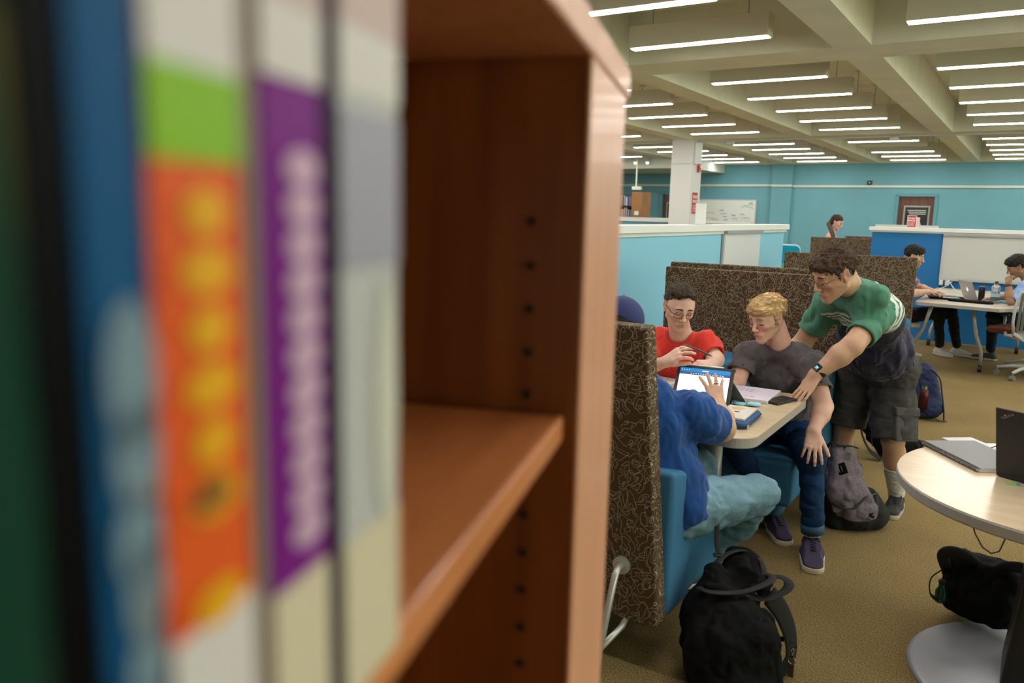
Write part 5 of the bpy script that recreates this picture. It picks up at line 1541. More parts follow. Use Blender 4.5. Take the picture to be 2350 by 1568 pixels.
def jeans_light(V):
    C = np.tile(A(.13, .235, .30), (len(V), 1))
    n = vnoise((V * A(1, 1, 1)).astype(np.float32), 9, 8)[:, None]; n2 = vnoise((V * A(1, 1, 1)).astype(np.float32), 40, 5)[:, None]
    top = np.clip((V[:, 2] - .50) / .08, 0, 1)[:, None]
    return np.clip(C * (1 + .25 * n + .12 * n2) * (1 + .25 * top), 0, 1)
pants(p4, J, None, DENIM, r=(.108, .088, .072), colors=jeans_light, seed=44, h=.0055, wr=(.009, 14), w=1.06, top=(A(-1.04, 2.76, .575), A(-.25, -.75, .6)))
for q in 'LR': shoe(p4, J['an' + q], (.1, 1, 0), color=(.07, .07, .08), h=.005)
k4, d4 = t4['KR'][2]; rc = k4 + d4 * .016; e1 = nrm(np.cross(d4, (0, 0, 1))); e2 = np.cross(d4, e1)
rg = MB().tube([tuple(rc + (e1 * math.cos(t) + e2 * math.sin(t)) * .0095) for t in [k * math.pi / 10 for k in range(20)]], .0022, 6, closed=True).build('ring', mat('ring_silver', (.6, .58, .55), .2, metal=1.0), p4, smooth=True); rg.matrix_parent_inverse = p4.matrix_basis.inverted()
# white patch printed on the back, ring on the finger, cap
c, B = J['head'], J['B']
F = Field(c - .16, c + .18, .003)
F.ell(c + B @ A(0, -.012, .048), A(.089, .108, .092), B, k=0)
F.plane(c + B @ A(0, 0, .022), -(B @ A(0, .10, 1)))
F.ell(c + B @ A(0, -.012, .044), A(.082, .100, .086), B, k=0, op='cut')
F.ell(c + B @ A(0, -.112, .022), A(.036, .05, .026), B, k=.003, op='cut')
V, Q = F.mesh(); V0 = V
capo = np_mesh('cap', V, Q, mat('cap_navy', (.018, .028, .115), .85, noise=.08, nscale=200, bump=.0006, bscale=600), p4, relax=1)
mb = MB(); fr = lambda x, y, z: tuple(c + B @ A(x, y, z))
brim = []; 
for i in range(13):
    a = -1.15 + 2.3 * i / 12
    brim.append((.085 * math.sin(a) / math.sin(1.15) * .95, .07 + .105 * math.cos(a)))
vs = [fr(x, y, .030 - .35 * x * x / .1 * .3) for x, y in brim] + [fr(x, y, .033 - .35 * x * x / .1 * .3) for x, y in brim]
n_ = len(brim); mb.add(vs, [tuple(range(n_ - 1, -1, -1)), tuple(range(n_, 2 * n_))] + [(i, (i + 1) % n_, n_ + (i + 1) % n_, n_ + i) for i in range(n_)])
mb.build('brim', MATS['cap_navy'], capo)
mb = MB(); mb.tube([fr(.040 * math.cos(t) , -.012 - .096 * math.sqrt(max(0, 1 - (.46 * math.cos(t)) ** 2)), .020) for t in [math.pi * k / 8 for k in range(9)]], .008, 6, flat=.3, up=tuple(B @ A(0, 1, 0)))
mb.build('cap_strap', MATS['cap_navy'], capo, smooth=True)
l = MB(); 
for i in range(7): l.box(-.004, .004, -.001, .001, -.0035, .0035, frame(fr(-.036 + .012 * i, -.010 - .1085 * math.sqrt(1 - ((-.036 + .012 * i) / .089) ** 2) * .985, .055), tuple(B @ A(1, .0, 0)), tuple(B @ A(0, 1, .2))))
l.build('cap_stitching', mat('cap_red', (.45, .03, .05), .7), capo)
mb = MB(); mb.ball(fr(0, -.012, .140), (.007, .007, .004)); mb.build('cap_button', MATS['cap_navy'], capo, smooth=True)

# --- two people at the meeting table far right, one woman far back
J = dict(head=A(-1.122, 10.05, 1.225), nek=A(-1.185, 10.06, 1.07), che=A(-1.23, 10.08, .90), wai=A(-1.26, 10.12, .70), pel=A(-1.27, 10.15, .56),
         shR=A(-1.20, 9.88, 1.0), shL=A(-1.20, 10.28, 1.0), tf=nrm(A(1, .05, -.1)),
         elR=A(-1.10, 9.86, .82), wrR=A(-.95, 10.14, .835), elL=A(-1.08, 10.35, .86), wrL=A(-.92, 10.28, .835),
         hipR=A(-1.2, 10.05, .54), hipL=A(-1.2, 10.25, .54), knR=A(-.80, 10.1, .56), knL=A(-.80, 10.3, .56), anR=A(-.84, 10.95, .13), anL=A(-.66, 11.05, .13))
J['knR'] = A(-.84, 10.35, .58); J['knL'] = A(-.72, 10.5, .58)
J['B'] = headB(A(1, -.02, -.22))
J['handR'] = dict(D=A(.5, .3, -.05), N=A(0, 0, 1), side=-1, curl=(20, 22, 22, 24), s=1.0)
J['handL'] = dict(D=A(.9, -.2, -.05), N=A(0, 0, 1), side=1, curl=(20, 22, 22, 24), s=1.0)
p5 = person_base('person in a plaid shirt typing at the left side of the meeting table', J, None, None)
b, _ = build_body(p5, J, SKIN_TAN, SK, h=.004, armh=.0035, col=dict(beard=.45))
face_bits(b, J['head'], J['B'], 1, (.02, .012, .01))
hair(p5, J['head'], J['B'], 1.0, 'thick', (.012, .010, .009), seed=15, n=300)
def plaid(V):
    C = np.tile(A(.08, .10, .22), (len(V), 1))
    for ax, sc, ph in ((2, 34, 0), (1, 34, .3), (0, 34, .1)):
        s_ = (V[:, ax] * sc + ph) % 1
        C[s_ < .25] = C[s_ < .25] * .5 + A(.5, .06, .05) * .5
        m = (s_ > .55) & (s_ < .63); C[m] = A(.45, .45, .5)
    return C
shirt(p5, J, None, CLOTH, hem=.75, seed=51, colors=plaid, h=.009)
pants(p5, J, (.008, .008, .010), DENIM, h=.011)
for q in 'LR': shoe(p5, J['an' + q] - A(0, 0, .045), (.75, -.6, 0) if q == 'R' else (.9, -.3, 0), color=(.42, .39, .36), sole=(.45, .42, .38), h=.006, lace=False)

J = dict(head=A(-.128, 10.33, 1.150), nek=A(-.02, 10.36, 1.02), che=A(.06, 10.40, .86), wai=A(.13, 10.42, .68), pel=A(.16, 10.43, .55),
         shL=A(-.03, 10.20, .94), shR=A(.0, 10.58, .94), tf=nrm(A(-1, 0, -.1)),
         elL=A(-.15, 10.06, .80), wrL=A(-.19, 10.08, .98), elR=A(-.12, 10.55, .82), wrR=A(-.30, 10.28, .80),
         hipL=A(.08, 10.33, .53), hipR=A(.08, 10.53, .53), knL=A(-.10, 10.02, .60), knR=A(-.30, 10.5, .56), anL=A(-.22, 9.90, .50), anR=A(-.30, 10.95, .13))
J['knL'] = A(-.30, 10.15, .62); J['anL'] = A(-.14, 9.86, .55)
J['B'] = headB(A(-.92, -.15, -.42))
J['handL'] = dict(D=A(.05, .25, .55), N=A(-.6, -.7, .1), side=-1, curl=(60, 60, 62, 65), s=1.0)
J['handR'] = dict(D=A(-.8, -.2, -.05), N=A(0, 0, 1), side=-1, curl=(25, 25, 25, 25), s=1.0)
p6 = person_base('person in a light blue shirt with hand at mouth, right of the meeting table', J, None, None)
b, _ = build_body(p6, J, SKIN_BROWN, SK, h=.004, armh=.0035, col=dict(beard=.3))
face_bits(b, J['head'], J['B'], 1, (.015, .01, .008))
hair(p6, J['head'], J['B'], 1.03, 'thick', (.012, .010, .010), seed=16, n=700)
shirt(p6, J, (.26, .42, .72), CLOTH, hem=.95, seed=61, h=.008)
pants(p6, J, (.012, .022, .045), DENIM, h=.011)
shoe(p6, J['anL'], (-.9, -.3, .1), up=(0.2, .75, .6), color=(.10, .035, .015), sole=(.13, .035, .015), h=.006, lace=False)
shoe(p6, J['anR'] - A(0, 0, .045), (-1, .1, 0), color=(.05, .05, .05), sole=(.45, .43, .4), h=.006, lace=False)
# wristwatch of this person
d = nrm(J['elL'] - J['wrL']); wc = J['wrL'] + d * .02
mb = MB(); mb.tube([tuple(wc - d * .014), tuple(wc + d * .014)], .031, 16)
o = mb.build('wristwatch', M_dark, p6, smooth=True); o.matrix_parent_inverse = p6.matrix_basis.inverted()

J = dict(head=A(-2.737, 13.91, 1.570), nek=A(-2.80, 13.92, 1.40), che=A(-2.84, 13.93, 1.22), wai=A(-2.86, 13.95, 1.02), pel=A(-2.88, 13.96, .90),
         shR=A(-2.80, 13.76, 1.33), shL=A(-2.82, 14.08, 1.33), tf=nrm(A(1, 0, -.15)),
         elR=A(-2.75, 13.70, 1.10), wrR=A(-2.52, 13.80, 1.18), elL=A(-2.75, 14.15, 1.10), wrL=A(-2.52, 14.05, 1.18),
         hipR=A(-2.88, 13.87, .88), hipL=A(-2.88, 14.05, .88), knR=A(-2.86, 13.87, .48), knL=A(-2.86, 14.05, .48), anR=A(-2.88, 13.87, .10), anL=A(-2.88, 14.05, .10))
J['B'] = headB(A(.95, -.15, -.42))
J['armr'] = (.040, .034, .024)
J['handR'] = dict(D=A(.9, .1, -.05), N=A(0, 0, 1), side=-1, curl=(25, 25, 25, 25), s=.9)
J['handL'] = dict(D=A(.9, -.1, -.05), N=A(0, 0, 1), side=1, curl=(25, 25, 25, 25), s=.9)
p7 = person_base('person with a long ponytail in a pale pink top behind the farthest booth', J, None, None)
b, _ = build_body(p7, J, SKIN_PALE, SK, s=.96, h=.0045, armh=.005, col=dict(cheek=.3), torso_w=.8)
face_bits(b, J['head'], J['B'], .96, (.05, .03, .02))
hair(p7, J['head'], J['B'], .96, 'long', (.035, .017, .010), seed=18, n=300)
shirt(p7, J, (.62, .36, .30), CLOTH, hem=.12, seed=71, h=.009, w=.82, neck=(.03, .085), sleeve_r=.045)
c, B = J['head'], J['B']
mb = MB(); mb.tube([tuple(c + B @ A(.0, -.09, -.01)), tuple(c + B @ A(.06, -.09, -.07) ), tuple(A(-2.74, 13.72, 1.36)), tuple(A(-2.71, 13.70, 1.26)), tuple(A(-2.70, 13.70, 1.17))], [.035, .038, .036, .030, .012], 10)
o = mb.build('ponytail', mat('hair_brown', (.045, .018, .010), .5, noise=.3, nscale=80), p7, smooth=True); o.matrix_parent_inverse = p7.matrix_basis.inverted()
pants(p7, J, (.02, .03, .05), DENIM, h=.012, w=.8, r=(.08, .06, .045))
for q in 'LR': shoe(p7, J['an' + q], (1, 0, 0), color=(.05, .05, .05), h=.007, lace=False, L=.25)
# ------------------------------------------------------------ bags
M_bagblk = mat('bag_black', (.004, .004, .0045), .8, noise=.3, nscale=60, bump=.0012, bscale=350, spec=.12)
M_web = mat('webbing_black', (.005, .005, .006), .75, bump=.0008, bscale=900)
def mpi(o, p): o.matrix_parent_inverse = p.matrix_basis.inverted(); return o
def strap(name, p, pts, w, th, m=None, up=(0, 1, 0)):
    pts = [np.array(q, float) for q in pts]
    P = []
    for i in range(len(pts) - 1):
        p0 = pts[max(i - 1, 0)]; p1 = pts[i]; p2 = pts[i + 1]; p3 = pts[min(i + 2, len(pts) - 1)]
        for k in range(5):
            t = k / 5; P.append(.5 * ((2 * p1) + (-p0 + p2) * t + (2 * p0 - 5 * p1 + 4 * p2 - p3) * t * t + (-p0 + 3 * p1 - 3 * p2 + p3) * t ** 3))
    P.append(pts[-1])
    mb = MB(); mb.tube([tuple(q) for q in P], w / 2, 8, flat=th / w, up=up)
    return mpi(mb.build(name, m or M_web, p, smooth=True), p)

# large black backpack slumped against the near bench
b1 = thing('backpack', 'large black backpack slumped open against the nearest booth bench', 'backpack', (-.74, 2.62, 0))
F = Field((-1.0, 2.36, 0), (-.5, 3.0, .5), .0045)
ax = nrm(A(-.10, .16, 1))
rot = basis(A(.55, -.83, 0), ax)
F.ell(A(-.745, 2.585, .15), A(.155, .125, .17), rot, k=.02)
F.box(A(-.745, 2.60, .12), A(.15, .105, .12), rot, rad=.06, k=.05)
F.cone(A(-.86, 2.60, .22), A(-.845, 2.68, .33), .07, .05, k=.05)
F.cone(A(-.78, 2.66, .24), A(-.79, 2.80, .345), .09, .045, k=.05)
F.ell(A(-.78, 2.80, .335), A(.105, .075, .045), basis(A(.8, .3, .1), A(0, -.5, 1)), k=.03)
F.cone(A(-.67, 2.66, .22), A(-.635, 2.63, .05), .055, .075, k=.05)
F.ell(A(-.70, 2.765, .33), A(.060, .065, .032), k=.03)
F.ell(A(-.75, 2.71, .365), A(.060, .038, .045), basis(A(.8, -.3, 0), A(0, .2, 1)), k=.005, op='cut')
F.cone(A(-.84, 2.60, .345), A(-.70, 2.68, .285), .018, .02, k=.02)
F.cone(A(-.70, 2.68, .285), A(-.665, 2.77, .30), .02, .016, k=.02)
F.ell(A(-.67, 2.50, .05), A(.12, .09, .055), k=.05)
F.plane((0, 0, .002), (0, 0, -1))
F.wrinkle(.010, 13, 3, (1, 1, .6), ridge=True); F.wrinkle(.004, 34, 4)
V, Q = F.mesh(); np_mesh('bag_body', V, Q, M_bagblk, b1, relax=2)
strap('rim', b1, [(-.865, 2.60, .325), (-.82, 2.57, .335), (-.75, 2.61, .335), (-.695, 2.66, .345), (-.655, 2.74, .355), (-.675, 2.79, .352), (-.73, 2.80, .335)], .030, .008, up=(0, 0, 1))
strap('rim', b1, [(-.86, 2.66, .36), (-.83, 2.78, .395), (-.78, 2.85, .395), (-.72, 2.84, .375), (-.69, 2.79, .335)], .026, .008, up=(0, .3, 1))
strap('grab_handle', b1, [(-.72, 2.66, .31), (-.665, 2.70, .30), (-.615, 2.76, .315), (-.605, 2.80, .335), (-.64, 2.815, .345), (-.70, 2.79, .335)], .036, .007, up=(0, 0, 1))
strap('shoulder_strap', b1, [(-.655, 2.74, .30), (-.615, 2.77, .235), (-.585, 2.79, .15), (-.575, 2.78, .07), (-.60, 2.74, .02), (-.64, 2.66, .012)], .080, .016, up=(1, -.3, 0))
strap('shoulder_strap', b1, [(-.70, 2.64, .285), (-.685, 2.62, .20), (-.665, 2.60, .12), (-.64, 2.56, .05), (-.62, 2.53, .015)], .07, .016, up=(.9, -.5, 0))
strap('sternum_strap', b1, [(-.67, 2.70, .22), (-.645, 2.74, .19), (-.64, 2.76, .14), (-.60, 2.77, .135)], .022, .004, up=(1, 0, 0))
strap('load_strap', b1, [(-.885, 2.785, .56), (-.872, 2.775, .50), (-.868, 2.77, .44), (-.855, 2.765, .385)], .020, .004, up=(.8, -.6, 0))
mb = MB().box(-.016, .016, -.004, .004, -.011, .011, frame((-.856, 2.758, .392), (.8, .5, 0), (0, 0, 1))); mpi(mb.build('buckle', M_dark, b1, bevel=.002), b1)
M_chr = mat('chrome', (.6, .58, .54), .2, metal=1.0)
kc = thing('keychain', 'silver clip and key ring with leather fob hanging from the black backpack strap', 'keychain', (-.562, 2.742, .055))
mb = MB(); mb.tube([(.012 * math.cos(t), 0, .085 + .010 * math.sin(t)) for t in [k * math.pi / 8 for k in range(16)]], .0022, 6, closed=True)
mb.build('strap_loop', M_dark, kc, smooth=True)
mb = MB().tube([(0, 0, .075), (-.006, 0, .066), (-.003, 0, .056), (.004, 0, .058), (.005, 0, .066), (0, 0, .073)], .0022, 6).cyl((0, 0, .045), (0, 0, .057), .004, 8).box(-.006, .006, -.003, .003, .038, .046)
mb.build('clip', M_chr, kc, smooth=False)
mb = MB().tube([(.0125 * math.cos(t), 0, .024 + .0125 * math.sin(t)) for t in [k * math.pi / 10 for k in range(20)]], .0018, 6, closed=True); mb.build('ring', M_chr, kc, smooth=True)
MB().box(-.010, .010, -.002, .002, -.040, .012).build('fob', mat('leather_dark', (.05, .025, .012), .6), kc, bevel=.002)

# grey heather backpack with black base
b2 = thing('backpack', 'heather grey backpack with black base leaning beside the seated blond person', 'backpack', (-.64, 4.35, 0))
F = Field((-.9, 4.1, 0), (-.42, 4.66, .55), .0045)
F.cone(A(-.745, 4.33, .40), A(-.705, 4.33, .22), .060, .100, k=.03, flat=.8, fdir=A(.5, -.8, .1))
F.cone(A(-.705, 4.33, .24), A(-.635, 4.38, .12), .105, .115, k=.04, flat=.82, fdir=A(.5, -.8, .1))
F.cone(A(-.72, 4.36, .42), A(-.69, 4.38, .33), .035, .06, k=.03)
F.wrinkle(.009, 12, 6, (1, 1, .8), ridge=True)
F.wrinkle(.004, 30, 7)
F.box(A(-.735, 4.40, .10), A(.06, .1, .10), basis(A(.5, -.8, 0)), rad=.04, k=.02)
F.cone(A(-.74, 4.36, .05), A(-.56, 4.45, .06), .058, .062, k=.03)
F.cone(A(-.60, 4.48, .13), A(-.55, 4.50, .07), .07, .06, k=.04)
F.plane((0, 0, .002), (0, 0, -1))
V, Q = F.mesh()
def bag2c(V_):
    C = np.tile(A(.145, .118, .145), (len(V_), 1))
    C = C * (1 + .35 * vnoise(V_.astype(np.float32), 260, 3)[:, None] + .1 * vnoise(V_.astype(np.float32), 60, 5)[:, None])
    d = (V_ - A(-.60, 4.33, .085)) @ nrm(A(.10, -.25, 1)) + .16 * np.clip(-.66 - V_[:, 0], 0, 1) * 0
    side = (V_ - A(-.60, 4.36, .1)) @ nrm(A(.88, .30, .40))
    back = (V_ - A(-.7, 4.43, .2)) @ nrm(A(.35, .9, .1))
    left = (V_ - A(-.735, 4.28, .16)) @ nrm(A(-1.0, -.2, -.45))
    blk = (d < .0) | (back > 0) | (side > .118) | ((left > .015) & (V_[:, 2] < .24))
    C[blk] = A(.008, .008, .009)
    return np.clip(C, 0, 1)
bb = np_mesh('bag_body', V, Q, vmat('heather_cloth', .9, bump=.0008, bscale=500, noise=.25, nscale=600), b2, colors=bag2c, relax=1)
def surf(Fd, p, d):
    p = np.array(p, float); d = nrm(d)
    for _ in range(160):
        i = np.round((p - Fd.lo) / Fd.h).astype(int)
        if (i >= 0).all() and (i < Fd.n).all() and Fd.a[tuple(i)] < Fd.h * .5: break
        p = p + d * .002
    return p
vd = A(.17, .98, -.3)
def face_frame(p, n, roll=0.0, off=0.0):
    n = nrm(n); x = nrm(np.cross((0, 0, 1), n)); y = np.cross(n, x); p = np.array(p) + n * off
    M = Matrix(((x[0], y[0], n[0], p[0]), (x[1], y[1], n[1], p[1]), (x[2], y[2], n[2], p[2]), (0, 0, 0, 1)))
    return M @ Matrix.Rotation(R_(roll), 4, 'Z')
q0 = surf(F, (-.735, 4.15, .385), vd)
PF = face_frame(q0, -vd, 32, .003)
mpi(MB().box(-.029, .029, -.029, .029, -.008, .003, PF).build('lash_patch', M_bagblk, b2, bevel=.003), b2)
mb = MB(); mb.box(-.009, -.007, -.016, .014, .003, .004, PF); mb.box(.006, .008, -.014, .016, .003, .004, PF); mpi(mb.build('patch_slot', mat('pale_thread', (.3, .3, .3), .7), b2), b2)
zp = [tuple(surf(F, (x, 4.1, z), vd) - nrm(vd) * .001) for x, z in ((-.60, .31), (-.625, .275), (-.645, .235), (-.665, .205), (-.70, .195), (-.735, .20), (-.76, .21))]
mpi(MB().tube(zp, .0055, 6).build('zipper', M_dark, b2, smooth=True), b2)
strap('carry_handle', b2, [(-.80, 4.32, .44), (-.775, 4.30, .475), (-.735, 4.32, .46), (-.69, 4.36, .455), (-.665, 4.40, .44)], .022, .008, up=(0, 0, 1))
lg = MB(); qc = surf(F, (-.60, 4.12, .165), vd)
lf_ = face_frame(qc, -vd, -28, .002)
for a in (-38, 0, 38):
    Ml = lf_ @ Matrix.Rotation(R_(a), 4, 'Z')
    lg.prism([(0, .003), (.0075, .018), (0, .034), (-.0075, .018)], -.001, .002, Ml)
for k in range(3): lg.box(-.016 + .004 * k, .016 - .004 * k, -.006 - .005 * k, -.0035 - .005 * k, -.001, .002, lf_)
mpi(lg.build('printed_emblem', M_dark, b2), b2)

# navy backpack beyond the standing person
b3 = thing('backpack', 'navy backpack with red metal bottle in its side pocket, on carpet behind the standing person', 'backpack', (-.62, 7.33, 0))
F = Field((-.85, 7.1, 0), (-.4, 7.6, .5), .007)
F.cone(A(-.66, 7.37, .36), A(-.62, 7.37, .13), .10, .14, k=.05, flat=.7, fdir=A(.2, 1, 0))
F.ell(A(-.60, 7.27, .10), A(.13, .08, .09), k=.04)
F.plane((0, 0, .002), (0, 0, -1)); F.wrinkle(.010, 12, 2, ridge=True)
V, Q = F.mesh(); np_mesh('bag_body', V, Q, mat('bag_navy', (.008, .016, .07), .75, noise=.3, nscale=50, bump=.001, bscale=300), b3, relax=1)
strap('shoulder_strap', b3, [(-.60, 7.28, .42), (-.53, 7.26, .36), (-.50, 7.25, .24), (-.475, 7.26, .10), (-.47, 7.30, .02)], .045, .012, up=(1, 0, 0))
strap('strap_tail', b3, [(-.55, 7.22, .05), (-.50, 7.25, .012), (-.45, 7.28, .010)], .022, .006, up=(0, 0, 1))
bo = thing('metal_bottle', 'dark red metal bottle with silver lid in the navy backpack pocket', 'bottle', (-.625, 7.20, .10))
MB().lathe([(0, 0), (.034, 0), (.035, .1), (.033, .15), (.022, .165), (0, .165)], 20).build('body', mat('bottle_red', (.07, .006, .010), .3, metal=.5), bo, smooth=True)
MB().lathe([(0, .165), (.024, .165), (.024, .195), (0, .197)], 18).build('lid', M_chr, bo)

# dark bag behind the standing person's legs
b4 = thing('backpack', 'black backpack lying on the carpet behind the legs of the standing person', 'backpack', (-.74, 5.86, 0))
F = Field((-1.0, 5.6, 0), (-.45, 6.15, .42), .007)
F.cone(A(-.80, 5.92, .22), A(-.68, 5.90, .10), .10, .12, k=.05, flat=.75, fdir=A(.2, 1, 0)); F.ell(A(-.60, 5.95, .09), A(.12, .12, .085), k=.04)
F.plane((0, 0, .002), (0, 0, -1)); F.wrinkle(.010, 12, 8, ridge=True)
V, Q = F.mesh(); np_mesh('bag_body', V, Q, M_bagblk, b4, relax=1)
strap('shoulder_strap', b4, [(-.84, 5.82, .30), (-.86, 5.78, .2), (-.80, 5.76, .08), (-.72, 5.78, .015)], .045, .012, up=(1, 0, 0))
strap('strap_tail', b4, [(-.84, 5.84, .29), (-.80, 5.78, .2), (-.78, 5.77, .1)], .02, .005, up=(1, 0, 0))

# black backpack behind the round table pedestal
b5 = thing('backpack', 'black backpack with looped straps standing behind the round table pedestal', 'backpack', (-.02, 3.74, 0))
F = Field((-.3, 3.4, 0), (.3, 4.05, .4), .006)
rot = basis(A(.35, .95, 0), (-.05, .1, 1))
F.box(A(-.02, 3.74, .13), A(.150, .085, .125), rot, rad=.045, k=.03); F.ell(A(-.02, 3.69, .10), A(.14, .09, .10), rot, k=.04)
F.plane((0, 0, .002), (0, 0, -1)); F.wrinkle(.008, 14, 11, ridge=True)
V, Q = F.mesh(); np_mesh('bag_body', V, Q, M_bagblk, b5, relax=1)
strap('shoulder_strap', b5, [(-.16, 3.68, .20), (-.175, 3.66, .255), (-.15, 3.66, .28), (-.10, 3.67, .272), (-.06, 3.69, .24)], .045, .012, up=(0, 1, 0))
strap('shoulder_strap', b5, [(.02, 3.67, .24), (.05, 3.64, .275), (.10, 3.63, .285), (.13, 3.64, .26), (.13, 3.66, .20)], .045, .012, up=(0, 1, 0))
strap('side_strap', b5, [(-.17, 3.62, .21), (-.205, 3.60, .17), (-.20, 3.59, .11), (-.17, 3.60, .09)], .02, .005, up=(1, 0, 0))
g5 = thing('plastic_bottle', 'green tinted plastic bottle tucked in the side of the black backpack by the pedestal', 'bottle', (-.165, 3.63, .085))
MB().lathe([(0, 0), (.020, 0), (.022, .012), (.022, .045), (.012, .065), (.012, .08), (0, .08)], 18).build('body', mat('green_plastic', (.004, .06, .025), .2, spec=.6), g5, smooth=True)
MB().lathe([(0, .08), (.014, .08), (.014, .092), (0, .092)], 14).build('cap', M_dark, g5)

for o_ in (b5, g5): o_.location = (o_.location.x, o_.location.y - .13, o_.location.z + (.034 if o_ is b5 else .02))

# ------------------------------------------------------------ things on the booth table
TZ = .765
M_paper = mat('paper_lilac', (.60, .55, .66), .7)
M_ink2 = mat('pencil_ink', (.16, .14, .22), .8)
tab = thing('tablet', 'tablet in a dark folio case propped on the booth table showing handwritten notes', 'tablet', (0, 0, 0))
BL, BR = Vector((-1.318, 3.385, .778)), Vector((-1.07, 3.427, .778))
xd = (BR - BL).normalized(); yd = Vector((.045, .125, .955)); 
TM = frame(BL, xd, (-.06, .78, 1)); TMi = TM
tw, thh = (BR - BL).length + .008, .205
tab.matrix_basis = Matrix.Identity(4)
ro = [(x + tw / 2, y + thh / 2) for x, y in rounded(-tw / 2, tw / 2, -thh / 2, thh / 2, .012, 5)]
def onto(M, o=None): return M
MB().prism(ro, -.014, -.001, TM).build('case', mat('case_dark', (.03, .03, .034), .6), tab, bevel=.002)
mb = MB().prism([(x * .965 + tw * .0175, y * .955 + thh * .0225) for x, y in ro], -.001, .0, TM); mb.build('bezel', M_dark, tab)
sx0, sx1, sy0, sy1 = .016, tw - .016, .015, thh - .015
M_scr = mat('screen_white', (.8, .8, .8), .3, emit=(1, 1, 1), estr=.95)
M_scrb = mat('screen_blue', (.02, .15, .4), .3, emit=(.012, .16, .42), estr=1.0)
M_scrd = mat('screen_slate', (.02, .05, .1), .3, emit=(.045, .09, .15), estr=1.0)
sc_ = MB().box(sx0, sx1, sy0, sy1, .0001, .0006, TM).build('screen', M_scr, tab)
MB().box(sx0, sx1, sy1 - .020, sy1, .0006, .0009, TM).build('title_bar', M_scrb, sc_)
MB().box(sx0, sx1, sy1 - .034, sy1 - .020, .0006, .0009, TM).build('tool_bar', M_scrd, sc_)
l = MB()
for k in range(14):
    l.box(sx0 + .05 + .011 * k, sx0 + .055 + .011 * k, sy1 - .029, sy1 - .0255, .0009, .0011, TM)
for k in range(4): l.box(sx0 + .006 + .011 * k, sx0 + .010 + .011 * k, sy1 - .012, sy1 - .008, .0009, .0011, TM)
l.box(sx0 + .10, sx0 + .13, sy1 - .013, sy1 - .009, .0009, .0011, TM)
l.build('tool_icons', mat('screen_icon', (.7, .8, .9), .3, emit=(.7, .85, 1), estr=.8), sc_)
random.seed(8); l = MB()
for k in range(11):
    y = sy1 - .046 - .0105 * k; x = sx0 + .012
    while x < sx0 + random.uniform(.06, .12):
        w = random.uniform(.003, .009); l.tube([(x, y, .001), (x + w * .4, y + random.uniform(-.002, .002), .001), (x + w, y + random.uniform(-.001, .001), .001)], .0005, 3, TM); x += w + .003
l.build('handwriting', mat('screen_ink', (.5, .55, .62), .3, emit=(.45, .52, .6), estr=.8), sc_)
# folio stand behind
kx = MB(); kx.add([TM @ Vector((.01, .02, -.015)), TM @ Vector((tw - .01, .02, -.015)), TM @ Vector((tw - .01, .15, -.015)), TM @ Vector((.01, .15, -.015))], [(0, 1, 2, 3)])
pA, pB = TM @ Vector((.01, .15, -.016)), TM @ Vector((tw - .005, .15, -.016))
offb = Vector((.04, .11, 0)); gA, gB = Vector((pA.x + offb.x, pA.y + offb.y, TZ + .002)), Vector((pB.x + offb.x, pB.y + offb.y, TZ + .002))
def plate(mb, a, b, c, d, t):
    n = (b - a).cross(d - a).normalized() * t
    mb.add([a, b, c, d, a + n, b + n, c + n, d + n], [(3, 2, 1, 0), (4, 5, 6, 7), (0, 1, 5, 4), (1, 2, 6, 5), (2, 3, 7, 6), (3, 0, 4, 7)])
mb = MB(); plate(mb, pA, pB, gB, gA, .003); plate(mb, gA, gB, Vector((BR.x, BR.y - .02, TZ + .002)), Vector((BL.x, BL.y - .02, TZ + .002)), .003)
mb.build('folio_cover', mat('case_grey', (.10, .105, .11), .7, noise=.15, nscale=300), tab)
for (x) in (.004, tw - .004): MB().ball(tuple(TM @ Vector((x, thh - .004, -.007))), (.009, .009, .009)).build('case_corner', MATS['case_dark'], tab, smooth=True)
pn = MB().cyl(TM @ Vector((.045, thh + .004, -.007)), TM @ Vector((.21, thh + .004, -.007)), .0045, 12).build('white_stylus', M_cap, None, smooth=True)
tag(pn, 'white stylus clipped along the top edge of the tablet', 'stylus')
# writing pad and papers
nb = thing('writing_pad', 'thick pad of lilac-white lined paper in front of the blond person', 'notebook', (-1.095, 3.83, TZ), R_(2))
MB().box(-.125, .125, -.14, .14, .0, .003).build('backing', mat('pad_green', (.08, .35, .12), .6), nb)
MB().box(-.125, .125, -.14, .14, .003, .0155).build('sheets', mat('pad_edge', (.62, .58, .62), .7), nb)
MB().box(-.124, .124, -.139, .139, .0155, .0162).build('top_sheet', M_paper, nb)
l = MB()
for k in range(4):
    for j in range(5): l.tube([(-.09 + .022 * j, .07 - .016 * k, .0165), (-.082 + .022 * j, .074 - .016 * k, .0165), (-.075 + .022 * j, .069 - .016 * k, .0165)], .0006, 3)
l.tube([(.03, -.10, .0165), (.045, -.075, .0165), (.055, -.10, .0165)], .0009, 3); l.tube([(.035, -.092, .0165), (.052, -.092, .0165)], .0009, 3); l.tube([(.0, -.10, .0165), (.0, -.08, .0165), (.012, -.10, .0165), (.02, -.08, .0165)], .0009, 3)
l.build('handwriting', M_ink2, nb)
M_red2 = mat('margin_red', (.6, .1, .15), .7); MB().box(.105, .1055, -.139, .139, .0162, .0164).build('margin_line', M_red2, nb)
pp = thing('worksheet', 'loose handwritten worksheets in front of the person in the red shirt', 'paper', (-1.66, 3.78, TZ), R_(-14))
MB().box(-.16, .16, -.20, .20, 0, .004).build('sheets', mat('paper_white', (.66, .64, .66), .7), pp)
l = MB(); random.seed(4)
